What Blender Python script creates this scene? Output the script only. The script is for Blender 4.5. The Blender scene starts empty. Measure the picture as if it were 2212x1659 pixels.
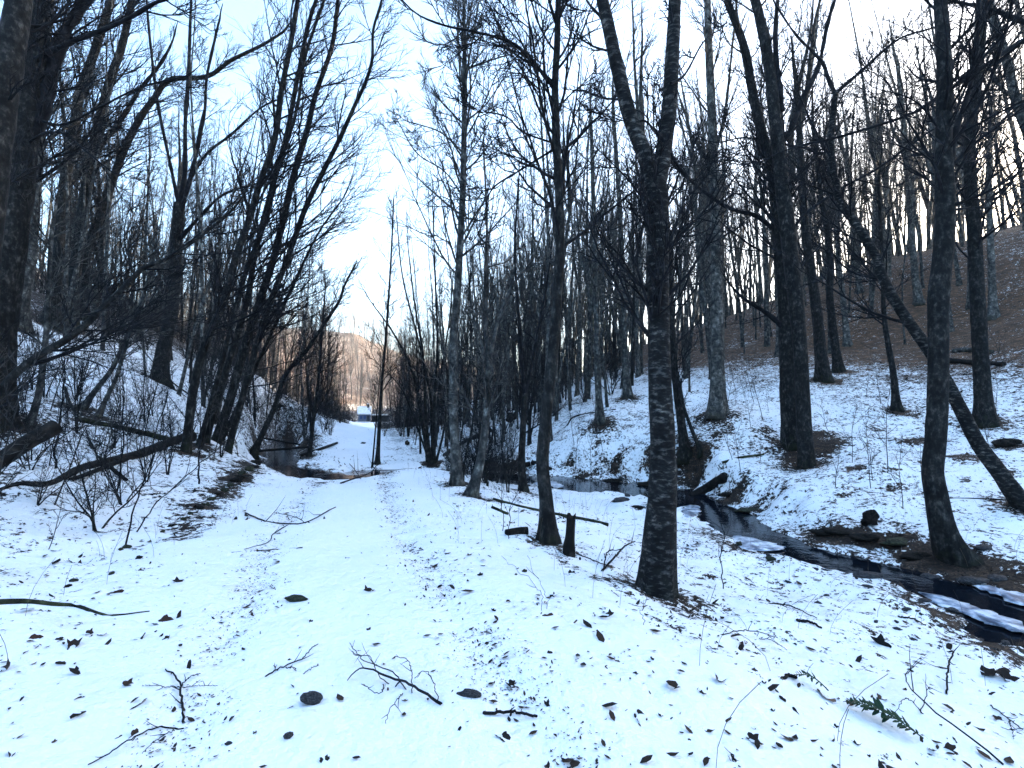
import bpy, math
import numpy as np
from math import radians
from mathutils import Vector

SC = bpy.context.scene
COL = SC.collection

# ------------------------------------------------------------------ camera, sky, sun, exposure
F, CX, CY, HZ = 1032.0, 1106.0, 829.5, 907.0        # focal length, centre and horizon of the photograph (2212 px wide)
PITCH = math.atan((HZ - CY) / F)
CAM = np.array([0.0, 0.0, 1.5])
cam_d = bpy.data.cameras.new('camera')
cam = bpy.data.objects.new('camera', cam_d)
COL.objects.link(cam)
cam.location = CAM
cam.rotation_euler = (radians(90) + PITCH, 0, 0)
cam_d.sensor_width = 36.0
cam_d.lens = 36.0 * F / 2212.0
cam_d.clip_start = 0.05
cam_d.clip_end = 4000
SC.camera = cam

SUN_AZ, SUN_EL = radians(60), radians(7.0)
w = bpy.data.worlds.new('World')
SC.world = w
w.use_nodes = True
nt = w.node_tree
nt.nodes.clear()
sky = nt.nodes.new('ShaderNodeTexSky')
sky.sky_type = 'NISHITA'
sky.sun_disc = False
sky.sun_elevation = SUN_EL
sky.sun_rotation = SUN_AZ
sky.altitude = 300
sky.air_density = 1.0
sky.dust_density = 5.0
sky.ozone_density = 2.3
bg = nt.nodes.new('ShaderNodeBackground')
bg.inputs['Strength'].default_value = 0.15
wo = nt.nodes.new('ShaderNodeOutputWorld')
nt.links.new(sky.outputs[0], bg.inputs[0])
nt.links.new(bg.outputs[0], wo.inputs[0])

sun_d = bpy.data.lights.new('sun', 'SUN')
sun_d.energy = 5.0
sun_d.angle = radians(0.6)
sun_d.color = (1.0, 0.84, 0.64)
sun = bpy.data.objects.new('sun', sun_d)
COL.objects.link(sun)
sd = Vector((math.sin(SUN_AZ) * math.cos(SUN_EL), math.cos(SUN_AZ) * math.cos(SUN_EL), math.sin(SUN_EL)))
sun.rotation_euler = (-sd).to_track_quat('-Z', 'Y').to_euler()
sun.location = (40, 30, 60)

SC.view_settings.view_transform = 'Standard'
SC.view_settings.look = 'None'
SC.view_settings.exposure = 3.5
SC.view_settings.gamma = 1.0
SC.view_settings.use_curve_mapping = False
SC.cycles.max_bounces = 4
SC.cycles.diffuse_bounces = 2
SC.cycles.glossy_bounces = 3
SC.cycles.use_adaptive_sampling = True
SC.cycles.adaptive_threshold = .02
SC.cycles.use_denoising = True
try:
    SC.cycles.denoiser = 'OPENIMAGEDENOISE'
except Exception:
    pass
SC.render.film_transparent = False

# ------------------------------------------------------------------ helpers
def rng_of(seed):
    return np.random.default_rng(seed)

def ray(px, py):
    vx, vy = (np.asarray(px, float) - CX) / F, (CY - np.asarray(py, float)) / F
    c, s = math.cos(PITCH), math.sin(PITCH)
    y = c - s * vy
    z = s + c * vy
    return np.stack([vx / y, np.ones_like(y), z / y], -1)

def at(px, py, d):
    """world point seen at photograph position px,py at the distance d along the valley axis"""
    return CAM + ray(px, py) * np.asarray(d, float)[..., None]

def hash2(ix, iy, seed):
    h = (ix.astype(np.int64) * 374761393 + iy.astype(np.int64) * 668265263 + seed * 1442695041) & 0xffffffff
    h = ((h ^ (h >> 13)) * 1274126177) & 0xffffffff
    return ((h ^ (h >> 16)) & 0xffff) / 65535.0

def vnoise(x, y, seed=0):
    x = np.asarray(x, float); y = np.asarray(y, float)
    ix, iy = np.floor(x), np.floor(y)
    fx, fy = x - ix, y - iy
    fx = fx * fx * (3 - 2 * fx); fy = fy * fy * (3 - 2 * fy)
    a, b = hash2(ix, iy, seed), hash2(ix + 1, iy, seed)
    c, d = hash2(ix, iy + 1, seed), hash2(ix + 1, iy + 1, seed)
    return (a * (1 - fx) + b * fx) * (1 - fy) + (c * (1 - fx) + d * fx) * fy

def fbm(x, y, seed=0, o=3):
    v, a, t = 0, 1.0, 0
    for i in range(o):
        v = v + a * vnoise(np.asarray(x) * 2 ** i, np.asarray(y) * 2 ** i, seed + i * 17); t += a; a *= .5
    return v / t

def sstep(a, b, x):
    t = np.clip((np.asarray(x, float) - a) / (b - a), 0, 1)
    return t * t * (3 - 2 * t)

def seg_dist(x, y, poly):
    """distance to a polyline, and the arc parameter (in vertices)"""
    best = np.full(np.shape(x), 1e9); par = np.zeros(np.shape(x)); side = np.zeros(np.shape(x))
    for i in range(len(poly) - 1):
        ax, ay = poly[i][:2]; bx, by = poly[i + 1][:2]
        dx, dy = bx - ax, by - ay
        t = np.clip(((x - ax) * dx + (y - ay) * dy) / (dx * dx + dy * dy), 0, 1)
        d = np.hypot(x - ax - t * dx, y - ay - t * dy)
        m = d < best
        best = np.where(m, d, best); par = np.where(m, i + t, par)
        side = np.where(m, np.sign(dx * (y - ay) - dy * (x - ax)), side)
    return best, par, side

def catmull(P, m):
    P = np.asarray(P, float)
    n = len(P)
    if n == 2:
        return P[0] + (P[1] - P[0]) * np.linspace(0, 1, m)[:, None]
    Q = np.vstack([2 * P[0] - P[1], P, 2 * P[-1] - P[-2]])
    L = np.r_[0, np.cumsum(np.linalg.norm(np.diff(P[:, :3], axis=0), axis=1))]
    s = np.interp(np.linspace(0, L[-1], m), L, np.arange(n))
    i = np.minimum(s.astype(int), n - 2); t = (s - i)[:, None]
    a, b, c, d = Q[i], Q[i + 1], Q[i + 2], Q[i + 3]
    return .5 * (2 * b + (c - a) * t + (2 * a - 5 * b + 4 * c - d) * t * t + (3 * b - a - 3 * c + d) * t ** 3)

class MB:
    def __init__(self):
        self.v, self.q, self.t, self.n = [], [], [], 0
    def add(self, V, Q=None, T=None):
        V = np.asarray(V, float).reshape(-1, 3)
        self.v.append(V)
        if Q is not None and len(Q): self.q.append(np.asarray(Q).reshape(-1, 4) + self.n)
        if T is not None and len(T): self.t.append(np.asarray(T).reshape(-1, 3) + self.n)
        self.n += len(V)
        return self
    def mesh(self, name, origin=None, smooth=True):
        me = bpy.data.meshes.new(name)
        V = np.vstack(self.v)
        if origin is not None: V = V - np.asarray(origin, float)
        q = np.vstack(self.q) if self.q else np.zeros((0, 4), int)
        t = np.vstack(self.t) if self.t else np.zeros((0, 3), int)
        me.vertices.add(len(V)); me.vertices.foreach_set('co', V.astype(np.float32).ravel())
        loops = np.r_[q.ravel(), t.ravel()].astype(np.int32)
        me.loops.add(len(loops)); me.loops.foreach_set('vertex_index', loops)
        tot = np.r_[np.full(len(q), 4), np.full(len(t), 3)].astype(np.int32)
        st = np.r_[0, np.cumsum(tot)[:-1]].astype(np.int32)
        me.polygons.add(len(tot)); me.polygons.foreach_set('loop_start', st)
        try: me.polygons.foreach_set('loop_total', tot)
        except Exception: pass
        me.polygons.foreach_set('use_smooth', np.full(len(tot), bool(smooth)))
        me.update(calc_edges=True)
        return me

def link(name, data, mat=None, parent=None, loc=(0, 0, 0)):
    o = bpy.data.objects.new(name, data)
    COL.objects.link(o)
    if mat is not None and data is not None and not data.materials: data.materials.append(M[mat])
    o.location = loc
    if parent is not None: o.parent = parent
    return o

def tag(o, label=None, cat=None, group=None, kind=None):
    if label: o['label'] = label
    if cat: o['category'] = cat
    if group: o['group'] = group
    if kind: o['kind'] = kind
    return o

def empty(name, loc):
    o = bpy.data.objects.new(name, None)
    o.empty_display_size = .2
    COL.objects.link(o); o.location = loc
    return o

def norm(v):
    return v / np.maximum(np.linalg.norm(v, axis=-1, keepdims=True), 1e-9)

def tubes(P, R, k):
    """tubes round many polylines at once: P (B,n,3), R (B,n)"""
    P = np.asarray(P, float); R = np.asarray(R, float)
    B, n, _ = P.shape
    T = norm(np.gradient(P, axis=1))
    ref = np.where(np.abs(T[:, :1, 2:3]) > .8, np.array([1., 0, 0]), np.array([0, 0, 1.]))
    U = norm(np.cross(T, np.broadcast_to(ref, T.shape))); W = np.cross(T, U)
    a = np.arange(k) * 2 * math.pi / k
    ca, sa = np.cos(a), np.sin(a)
    V = P[:, :, None] + R[:, :, None, None] * (U[:, :, None] * ca[:, None] + W[:, :, None] * sa[:, None])
    base = (np.arange(B) * n * k)[:, None, None] + (np.arange(n - 1) * k)[:, None] + np.arange(k)
    nx = (np.arange(B) * n * k)[:, None, None] + (np.arange(n - 1) * k)[:, None] + (np.arange(k) + 1) % k
    Q = np.stack([base, nx, nx + k, base + k], -1).reshape(-1, 4)
    return V.reshape(-1, 3), Q

def sub(rng, P, R, m, t0, t1, ang, ratio, npts, up, wob, bias=(0, 0, 0), rr=.5, tip=.0015, absl=None, rmin=.0022, taper_t=.55):
    """m side branches on each polyline of P; returns their polylines and radii"""
    B, n, _ = P.shape
    L = np.linalg.norm(np.diff(P, axis=1), axis=2).sum(1)
    t = t0 + (t1 - t0) * ((np.arange(m)[None] + rng.random((B, m))) / m)
    s = t * (n - 1); i = np.minimum(s.astype(int), n - 2); f = (s - i)[..., None]
    bi = np.arange(B)[:, None]
    S = P[bi, i] * (1 - f) + P[bi, i + 1] * f
    T = norm(P[bi, i + 1] - P[bi, i])
    r = R[bi, i] * (1 - f[..., 0]) + R[bi, i + 1] * f[..., 0]
    rnd = norm(rng.normal(size=S.shape) + np.asarray(bias) * 1.2)
    perp = norm(rnd - (rnd * T).sum(-1, keepdims=True) * T)
    A = np.radians(ang[0] + (ang[1] - ang[0]) * rng.random((B, m)))[..., None]
    D = norm(np.cos(A) * T + np.sin(A) * perp)
    ln = (L[:, None] * ratio if absl is None else absl) * (1 - taper_t * (t - t0) / max(t1 - t0, 1e-6)) * (.55 + .75 * rng.random((B, m)))
    S, D, ln, r = S.reshape(-1, 3), D.reshape(-1, 3), ln.ravel(), r.ravel()
    pts = [S]; step = (ln / (npts - 1))[:, None]
    drift = np.asarray(bias) * .09 + np.array([0, 0, up])
    for _ in range(npts - 1):
        pts.append(pts[-1] + D * step)
        D = norm(D + drift + rng.normal(size=D.shape) * wob)
    Q = np.stack(pts, 1)
    r0 = np.maximum(np.minimum(r * rr, .007 + .009 * ln), rmin)
    RR = r0[:, None] * (1 - np.linspace(0, 1, npts) ** 1.15)[None] + tip
    return Q, RR

def trunk_mesh(mb, P, R, k=14, step=.09, flare=.9, seed=1, rough=.05, sink=.25, lobes=4, bump=0.0):
    P = np.asarray(P, float); R = np.asarray(R, float)
    L = np.linalg.norm(np.diff(P, axis=0), axis=1).sum()
    m = int(np.clip(L / step, 8, 160))
    X = catmull(np.c_[P, R], m)
    P, R = X[:, :3], np.maximum(X[:, 3], .002)
    s = np.r_[0, np.cumsum(np.linalg.norm(np.diff(P, axis=0), axis=1))]
    rs = rng_of(seed)
    ph = rs.random(3) * 6.28
    T = norm(np.gradient(P, axis=0))
    ref = np.array([1., 0, 0])
    U = norm(np.cross(T, ref)); W = np.cross(T, U)
    a = np.arange(k) * 2 * math.pi / k
    th = a[None] ; S = s[:, None]
    nz = fbm(np.cos(th) * 1.6 + S * .1 + seed, np.sin(th) * 1.6 + S * 2.2 + 9, seed, 3) - .5
    nz2 = fbm(np.cos(th) * 3.3 + seed, np.sin(th) * 3.3 + S * 5.0, seed + 5, 2) - .5
    fl = np.exp(-S / (2.2 * R[0] + .04))
    lob = 1 + flare * fl * (.55 + .45 * np.sin(lobes * th + ph[0]) * np.cos(2 * th + ph[1]))
    rad = R[:, None] * (lob + rough * 3.2 * nz + rough * 1.6 * nz2)
    if sink > 0 and flare > 0:
        P = np.vstack([P[0] - np.array([0, 0, sink]), P]); rad = np.vstack([rad[0] * 1.25, rad])
        U = np.vstack([U[:1], U]); W = np.vstack([W[:1], W])
    n = len(P)
    V = P[:, None] + rad[..., None] * (U[:, None] * np.cos(th)[..., None] + W[:, None] * np.sin(th)[..., None])
    b = (np.arange(n - 1) * k)[:, None] + np.arange(k); c = (np.arange(n - 1) * k)[:, None] + (np.arange(k) + 1) % k
    Q = np.stack([b, c, c + k, b + k], -1).reshape(-1, 4)
    mb.add(V, Q)
    e0, e1 = len(P) * k, 0                          # end caps
    mb.add([P[-1] + T[-1] * R[-1] * .1], None, None)
    top = mb.n - 1
    mb.t.append(np.stack([np.full(k, top), mb.n - 1 - k + np.arange(k), mb.n - 1 - k + (np.arange(k) + 1) % k], -1))
    mb.add([P[0]], None, None)
    bot = mb.n - 1; st = bot - 1 - n * k
    mb.t.append(np.stack([np.full(k, bot), st + (np.arange(k) + 1) % k, st + np.arange(k)], -1))
    return P, R

# ------------------------------------------------------------------ materials
M = {}
def mat(name):
    m = bpy.data.materials.new(name); m.use_nodes = True
    t = m.node_tree; t.nodes.clear()
    o = t.nodes.new('ShaderNodeOutputMaterial'); b = t.nodes.new('ShaderNodeBsdfPrincipled')
    t.links.new(b.outputs[0], o.inputs[0])
    M[name] = m
    return m, t, b

def nd(t, kind, **kw):
    n = t.nodes.new('ShaderNode' + kind)
    for k, v in kw.items():
        if k in n.inputs: n.inputs[k].default_value = v
        else: setattr(n, k, v)
    return n

def ramp(t, src, stops):
    r = t.nodes.new('ShaderNodeValToRGB')
    e = r.color_ramp.elements
    while len(e) < len(stops): e.new(.5)
    for x, (p, c) in zip(e, stops): x.position = p; x.color = (*c, 1) if len(c) == 3 else c
    t.links.new(src, r.inputs[0])
    return r

def bark(name, dark, mid, light, stretch, scale=9, lightpos=.62, moss=None, rough=.9, bump=.6, bd=.02):
    m, t, b = mat(name)
    tc = nd(t, 'TexCoord'); mp = nd(t, 'Mapping'); mp.inputs['Scale'].default_value = stretch
    t.links.new(tc.outputs['Object'], mp.inputs[0])
    n1 = nd(t, 'TexNoise', Scale=scale, Detail=6.0, Roughness=.65); t.links.new(mp.outputs[0], n1.inputs['Vector'])
    n2 = nd(t, 'TexNoise', Scale=4.5, Detail=5.0, Roughness=.7); t.links.new(tc.outputs['Object'], n2.inputs['Vector'])
    r1 = ramp(t, n1.outputs[0], [(.34, dark), (.52, mid), (lightpos + .1, light)])
    r2 = ramp(t, n2.outputs[0], [(.40, (.35, .35, .36)), (.52, (.9, .9, .9)), (.64, (1.9, 1.88, 1.8))])
    mx = nd(t, 'MixRGB', blend_type='MULTIPLY'); mx.inputs[0].default_value = 1
    t.links.new(r1.outputs[0], mx.inputs[1]); t.links.new(r2.outputs[0], mx.inputs[2])
    out = mx.outputs[0]
    if moss:
        sp = nd(t, 'SeparateXYZ'); t.links.new(tc.outputs['Object'], sp.inputs[0])
        n3 = nd(t, 'TexNoise', Scale=7.0, Detail=4.0); t.links.new(tc.outputs['Object'], n3.inputs['Vector'])
        ad = nd(t, 'Math', operation='MULTIPLY_ADD'); t.links.new(sp.outputs[2], ad.inputs[0]); ad.inputs[1].default_value = -.55
        t.links.new(n3.outputs[0], ad.inputs[2])
        rm = ramp(t, ad.outputs[0], [(.42, (0, 0, 0)), (.6, (.8, .8, .8))])
        m2 = nd(t, 'MixRGB'); t.links.new(rm.outputs[0], m2.inputs[0]); t.links.new(out, m2.inputs[1]); m2.inputs[2].default_value = (*moss, 1)
        out = m2.outputs[0]
    t.links.new(out, b.inputs['Base Color'])
    b.inputs['Roughness'].default_value = rough
    b.inputs['Specular IOR Level'].default_value = .2
    bp = nd(t, 'Bump', Strength=bump, Distance=bd); t.links.new(n1.outputs[0], bp.inputs['Height']); t.links.new(bp.outputs[0], b.inputs['Normal'])
    return m

bark('bark_birch', (.002, .002, .0025), (.009, .009, .009), (.085, .084, .08), (1.6, 1.6, 4.2), 6, .56, (.008, .009, .006), bump=.9)
bark('bark_dark', (.0025, .0025, .003), (.012, .0118, .0112), (.055, .054, .05), (1.6, 1.6, .8), 10, .62, (.014, .016, .008))
bark('bark_grey', (.014, .014, .014), (.05, .0505, .048), (.16, .161, .152), (1.3, 1.3, .7), 7, .58, (.03, .028, .02))
bark('bark_pale', (.03, .029, .027), (.085, .083, .077), (.2, .195, .18), (1.3, 1.3, .8), 6, .6, (.04, .038, .028))
bark('twig', (.003, .003, .005), (.008, .008, .010), (.018, .018, .02), (1, 1, 1), 5, bump=0)
bark('twig_grey', (.02, .02, .02), (.048, .047, .045), (.09, .088, .084), (1, 1, 1), 4, bump=0)
bark('log_wood', (.0025, .0025, .0025), (.007, .006, .0055), (.022, .019, .016), (2, 2, 2), 5, .62)
bark('log_moss', (.008, .009, .005), (.022, .025, .012), (.055, .06, .03), (1, 1, 1), 12, .62)
bark('soil', (.003, .003, .003), (.012, .010, .008), (.035, .028, .022), (1, 1, 1), 8, .66, bump=1, bd=.05)
bark('stone', (.012, .012, .014), (.035, .036, .040), (.085, .085, .09), (1, 1, 1), 6, .62, rough=.7)
bark('stone_moss', (.010, .011, .008), (.03, .034, .02), (.075, .08, .055), (1, 1, 1), 6, .62)

def leafmat(name, c0, c1, rough=.75):
    m, t, b = mat(name)
    oi = nd(t, 'ObjectInfo'); g = nd(t, 'NewGeometry')
    ad = nd(t, 'Math', operation='ADD'); t.links.new(oi.outputs['Random'], ad.inputs[0]); t.links.new(g.outputs['Random Per Island'], ad.inputs[1])
    fr = nd(t, 'Math', operation='FRACT'); t.links.new(ad.outputs[0], fr.inputs[0])
    r = ramp(t, fr.outputs[0], [(0, c0), (1, c1)])
    t.links.new(r.outputs[0], b.inputs['Base Color']); b.inputs['Roughness'].default_value = rough
    b.inputs['Specular IOR Level'].default_value = .25
    return m
leafmat('leaf_dark', (.004, .0035, .0035), (.032, .018, .011))
leafmat('leaf_red', (.03, .011, .006), (.05, .02, .010))
leafmat('leaf_tan', (.10, .06, .035), (.17, .11, .07))
leafmat('fern_green', (.006, .022, .010), (.014, .045, .018))
leafmat('straw', (.03, .025, .018), (.09, .07, .045))

# snow and leaf litter on the ground
m, t, b = mat('snow_ground')
tc = nd(t, 'TexCoord')
at_c = nd(t, 'Attribute', attribute_name='cover')
mpa = nd(t, 'Mapping'); mpa.inputs['Scale'].default_value = (1, 1.0, 1); t.links.new(tc.outputs['Object'], mpa.inputs[0])
nA = nd(t, 'TexNoise', Scale=2.6, Detail=7.0, Roughness=.68); t.links.new(mpa.outputs[0], nA.inputs['Vector'])
nB = nd(t, 'TexNoise', Scale=11.0, Detail=3.0, Roughness=.6); t.links.new(mpa.outputs[0], nB.inputs['Vector'])
mxn = nd(t, 'Math', operation='MULTIPLY_ADD'); t.links.new(nB.outputs[0], mxn.inputs[0]); mxn.inputs[1].default_value = .55
h = nd(t, 'Math', operation='MULTIPLY'); t.links.new(nA.outputs[0], h.inputs[0]); h.inputs[1].default_value = .45
t.links.new(h.outputs[0], mxn.inputs[2])
nF = nd(t, 'TexNoise', Scale=38.0, Detail=3.0, Roughness=.7); t.links.new(tc.outputs['Object'], nF.inputs['Vector'])
mf = nd(t, 'Math', operation='MULTIPLY_ADD'); t.links.new(nF.outputs[0], mf.inputs[0]); mf.inputs[1].default_value = .35; t.links.new(mxn.outputs[0], mf.inputs[2])
ctn = nd(t, 'Math', operation='MULTIPLY_ADD'); t.links.new(mf.outputs[0], ctn.inputs[0]); ctn.inputs[1].default_value = 1.75; ctn.inputs[2].default_value = -.68
df = nd(t, 'Math', operation='SUBTRACT'); t.links.new(at_c.outputs['Fac'], df.inputs[0]); t.links.new(ctn.outputs[0], df.inputs[1])
fac = ramp(t, df.outputs[0], [(0.0, (0, 0, 0)), (.035, (1, 1, 1))])
nC = nd(t, 'TexNoise', Scale=30.0, Detail=4.0, Roughness=.7); t.links.new(tc.outputs['Object'], nC.inputs['Vector'])
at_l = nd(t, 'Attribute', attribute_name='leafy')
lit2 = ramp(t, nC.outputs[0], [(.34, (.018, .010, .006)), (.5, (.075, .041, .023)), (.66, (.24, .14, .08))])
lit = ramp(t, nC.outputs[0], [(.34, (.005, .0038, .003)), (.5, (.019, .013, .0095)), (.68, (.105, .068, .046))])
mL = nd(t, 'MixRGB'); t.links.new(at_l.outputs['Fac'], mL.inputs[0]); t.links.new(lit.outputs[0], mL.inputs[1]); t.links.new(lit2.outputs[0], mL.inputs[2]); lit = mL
mps = nd(t, 'Mapping'); mps.inputs['Scale'].default_value = (.8, .8, 2.6); t.links.new(tc.outputs['Object'], mps.inputs[0])
nS = nd(t, 'TexNoise', Scale=3.2, Detail=6.0, Roughness=.75); t.links.new(mps.outputs[0], nS.inputs['Vector'])
rS = ramp(t, nS.outputs[0], [(.36, (.25, .25, .25)), (.52, (.9, .9, .9)), (.66, (2.2, 2.0, 1.8))])
mS = nd(t, 'MixRGB', blend_type='MULTIPLY'); mS.inputs[0].default_value = 1; t.links.new(lit.outputs[0], mS.inputs[1]); t.links.new(rS.outputs[0], mS.inputs[2]); lit = mS
nD = nd(t, 'TexNoise', Scale=1.1, Detail=4.0); t.links.new(tc.outputs['Object'], nD.inputs['Vector'])
sn = ramp(t, nD.outputs[0], [(.3, (.86, .88, .90)), (.7, (.92, .925, .93))])
mx = nd(t, 'MixRGB'); t.links.new(fac.outputs[0], mx.inputs[0]); t.links.new(sn.outputs[0], mx.inputs[1]); t.links.new(lit.outputs[0], mx.inputs[2])
t.links.new(mx.outputs[0], b.inputs['Base Color'])
b.inputs['Roughness'].default_value = .75; b.inputs['Specular IOR Level'].default_value = .2
nE = nd(t, 'TexNoise', Scale=9.0, Detail=6.0, Roughness=.6); t.links.new(tc.outputs['Object'], nE.inputs['Vector'])
sb = nd(t, 'Math', operation='MULTIPLY_ADD'); t.links.new(fac.outputs[0], sb.inputs[0]); sb.inputs[1].default_value = -.5; t.links.new(nE.outputs[0], sb.inputs[2])
bp = nd(t, 'Bump', Strength=.7, Distance=.07); t.links.new(sb.outputs[0], bp.inputs['Height']); t.links.new(bp.outputs[0], b.inputs['Normal'])

m, t, b = mat('water')
b.inputs['Base Color'].default_value = (.004, .006, .010, 1); b.inputs['Roughness'].default_value = .05; b.inputs['IOR'].default_value = 1.33; b.inputs['Specular IOR Level'].default_value = .13
tc = nd(t, 'TexCoord'); n = nd(t, 'TexNoise', Scale=5.0, Detail=5.0); t.links.new(tc.outputs['Object'], n.inputs['Vector'])
bp = nd(t, 'Bump', Strength=.25, Distance=.02); t.links.new(n.outputs[0], bp.inputs['Height']); t.links.new(bp.outputs[0], b.inputs['Normal'])

m, t, b = mat('ice')
tc = nd(t, 'TexCoord'); n = nd(t, 'TexNoise', Scale=4.0, Detail=6.0, Roughness=.65); t.links.new(tc.outputs['Object'], n.inputs['Vector'])
r = ramp(t, n.outputs[0], [(.40, (.08, .10, .15)), (.5, (.36, .41, .50)), (.6, (.8, .83, .87))])
t.links.new(r.outputs[0], b.inputs['Base Color']); b.inputs['Roughness'].default_value = .3

def plain(name, c, rough=.6):
    m, t, b = mat(name)
    tc = nd(t, 'TexCoord'); n = nd(t, 'TexNoise', Scale=3.0, Detail=4.0); t.links.new(tc.outputs['Object'], n.inputs['Vector'])
    r = ramp(t, n.outputs[0], [(.3, tuple(x * .75 for x in c)), (.7, tuple(min(x * 1.15, .92) for x in c))])
    t.links.new(r.outputs[0], b.inputs['Base Color']); b.inputs['Roughness'].default_value = rough
plain('snow', (.82, .84, .86), .7)
plain('cabin_wall', (.10, .13, .18))
plain('cabin_dark', (.02, .022, .026))
plain('cabin_glass', (.05, .09, .2), .15)
plain('needles', (.03, .045, .015), .7)

# ------------------------------------------------------------------ terrain
# photograph position and distance of ground points
PIX = [(1740, 1008, 14), (1550, 893, 18), (1295, 912, 21), (1355, 856, 25), (1485, 988, 14.5), (2215, 1100, 9.6),
       (2128, 915, 15), (1936, 884, 17), (1776, 822, 22), (1811, 802, 24), (1830, 748, 31), (1985, 655, 33), (2145, 688, 28),
       (1856, 632, 38), (2212, 470, 42), (2060, 530, 44), (1900, 552, 46), (1760, 600, 48), (1650, 650, 50), (1560, 695, 52), (1480, 730, 55),
       (1390, 760, 58), (1300, 790, 62), (1150, 832, 75), (1000, 868, 90), (1700, 760, 30), (1600, 830, 24), (1450, 880, 22), (1400, 800, 38),
       (1250, 850, 34), (1150, 900, 27), (1080, 940, 25), (1180, 960, 21.5), (1900, 1000, 12), (2000, 1050, 11), (2212, 960, 13), (2212, 760, 22),
       (1300, 990, 19), (1400, 1010, 16.8), (1620, 1030, 13.2), (1740, 1110, 10.4), (1900, 1120, 9.6),
       (450, 953, 13), (540, 1005, 12), (430, 1090, 8), (280, 1170, 6), (63, 924, 9.5), (120, 1014, 7.5), (0, 1100, 6), (0, 1300, 4),
       (200, 890, 12), (343, 827, 17), (40, 715, 15), (110, 722, 18), (200, 705, 23), (0, 640, 20), (360, 740, 36), (300, 930, 11.5),
       (600, 895, 30), (640, 922, 33), (560, 960, 20), (480, 800, 33), (600, 838, 45), (700, 895, 60), (380, 990, 10.5), (-150, 950, 8), (-300, 700, 12)]
ctrl = [tuple(at(px, py, d)) for px, py, d in PIX]
ctrl += [(.4, 0, 0), (-.58, 2, 0), (-2.1, 6, 0), (-3.4, 10, 0), (-4.5, 13.2, -.2), (-6.1, 13.4, -.2), (-5.7, 14.4, -.29), (-5.2, 16, -.25), (-8.5, 26, -.2), (-15.5, 50, -.6), (-34, 110, -1.3), (-24, 80, -1.0),
         (.6, -4, .1), (1, -12, .3),
         (-2.2, 2, .02), (-3.9, 6, .02), (-1.7, 0, .05), (-4.0, 0, .35), (-3.2, 4, 0), (-5.0, 10, .05),
         (1.2, 2.2, .02), (1.2, 3.4, -.02), (.75, 5, -.03), (-.3, 8, .02), (-1.6, 11, .05), (-2.9, 13.5, .12), (-1.6, 14.5, -.1), (2, 0, 0),
         (2.0, 3.4, -.28), (1.6, 5.2, -.28), (2.8, 5, -.5), (3.9, 5.4, -.66), (4.2, 3.5, -.62), (3.8, 7.5, -.62), (3.2, 9.5, -.7), (2.4, 11.5, -.7), (.8, 13.5, -.64), (1.3, 8.5, -.35), (.3, 10.8, -.22), (-1, 16.5, -.58),
         (3.6, 1, -.45), (7.5, 5.5, -.75), (7.4, 7.8, -.78), (6.8, 9.5, -.5), (8.5, 4, -.6), (7.5, 0, -.5), (12, 0, .6), (20, -5, 4), (35, -8, 11), (24, 8, 4.2), (34, 15, 11), (50, 5, 21),
         (-5, -8, 1), (-8, 0, 1.6), (-14, -2, 5), (-25, 0, 11), (-30, -20, 14), (-45, 10, 18), (-38, 26, 12), (-50, 40, 15), (-70, 30, 34), (-42, 60, 14), (-60, 80, 18), (-90, 90, 19), (-75, 130, 22),
         (60, 45, 22), (90, 60, 17), (80, 100, 16), (50, 80, 15), (25, 90, 9), (5, 110, 6), (-10, 140, 3), (60, 160, 16), (150, 60, 14), (150, 110, 14), (150, 160, 16), (100, 0, 30), (200, 90, 14), (210, 180, 18), (20, 180, 14),
         (-37, 130, -1.4), (-45, 160, 1), (-60, 190, 10), (-130, 160, 33), (-160, 60, 60), (-100, 0, 45),
         (-75, 240, 30), (-100, 300, 56), (-40, 260, 18), (-30, 320, 28), (-150, 300, 60), (40, 300, 24), (120, 320, 30), (-220, 280, 58), (0, 400, 40), (-150, 400, 66), (150, 420, 40), (-300, 150, 90), (300, 150, 20), (300, 350, 30), (-300, 420, 70), (-60, -60, 20), (60, -60, 22), (0, -60, 2)]
ctrl = np.array(ctrl)
def _phi(d2): return -np.sqrt(d2 + 1.2)
_X, _Z = ctrl[:, :2], ctrl[:, 2]
_n = len(_X)
_A = np.zeros((_n + 3, _n + 3))
_A[:_n, :_n] = _phi(((_X[:, None] - _X[None]) ** 2).sum(-1)) - np.eye(_n) * -.02
_A[:_n, _n] = 1; _A[:_n, _n + 1:] = _X; _A[_n, :_n] = 1; _A[_n + 1:, :_n] = _X.T
_Wt = np.linalg.solve(_A, np.r_[_Z, 0, 0, 0])

CREEK = [(4.6, -6, -1.0, .5), (5.4, 1, -.98, .5), (5.95, 4.4, -.95, .62), (6.25, 5.9, -.93, .62), (6.1, 7.3, -.92, .48), (5.55, 8.5, -.92, .42), (5.05, 9.4, -.9, .48), (5.1, 10.6, -.88, .55),
         (5.3, 12.1, -.86, .5), (5.0, 13.6, -.82, .65), (4.3, 15.2, -.78, 1.3), (2.9, 16.4, -.74, 1.55), (1.2, 17.6, -.71, 1.3), (-.9, 18.8, -.68, .9), (-2.8, 20.0, -.66, .9), (-4.3, 18.4, -.42, .7),
         (-5.1, 15.8, -.31, 1.1), (-7.0, 15.7, -.30, 1.0), (-8.6, 18.0, -.28, .6), (-10.8, 22.6, -.25, .55), (-15, 31, -.25, .9), (-21, 45, -.4, 1)]
CREEK = np.array(CREEK)
ROAD = [(.6, -8), (.4, 0), (-.58, 2), (-2.1, 6), (-3.4, 10), (-5.0, 16), (-8.5, 26), (-15.5, 50), (-34, 110)]

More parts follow.
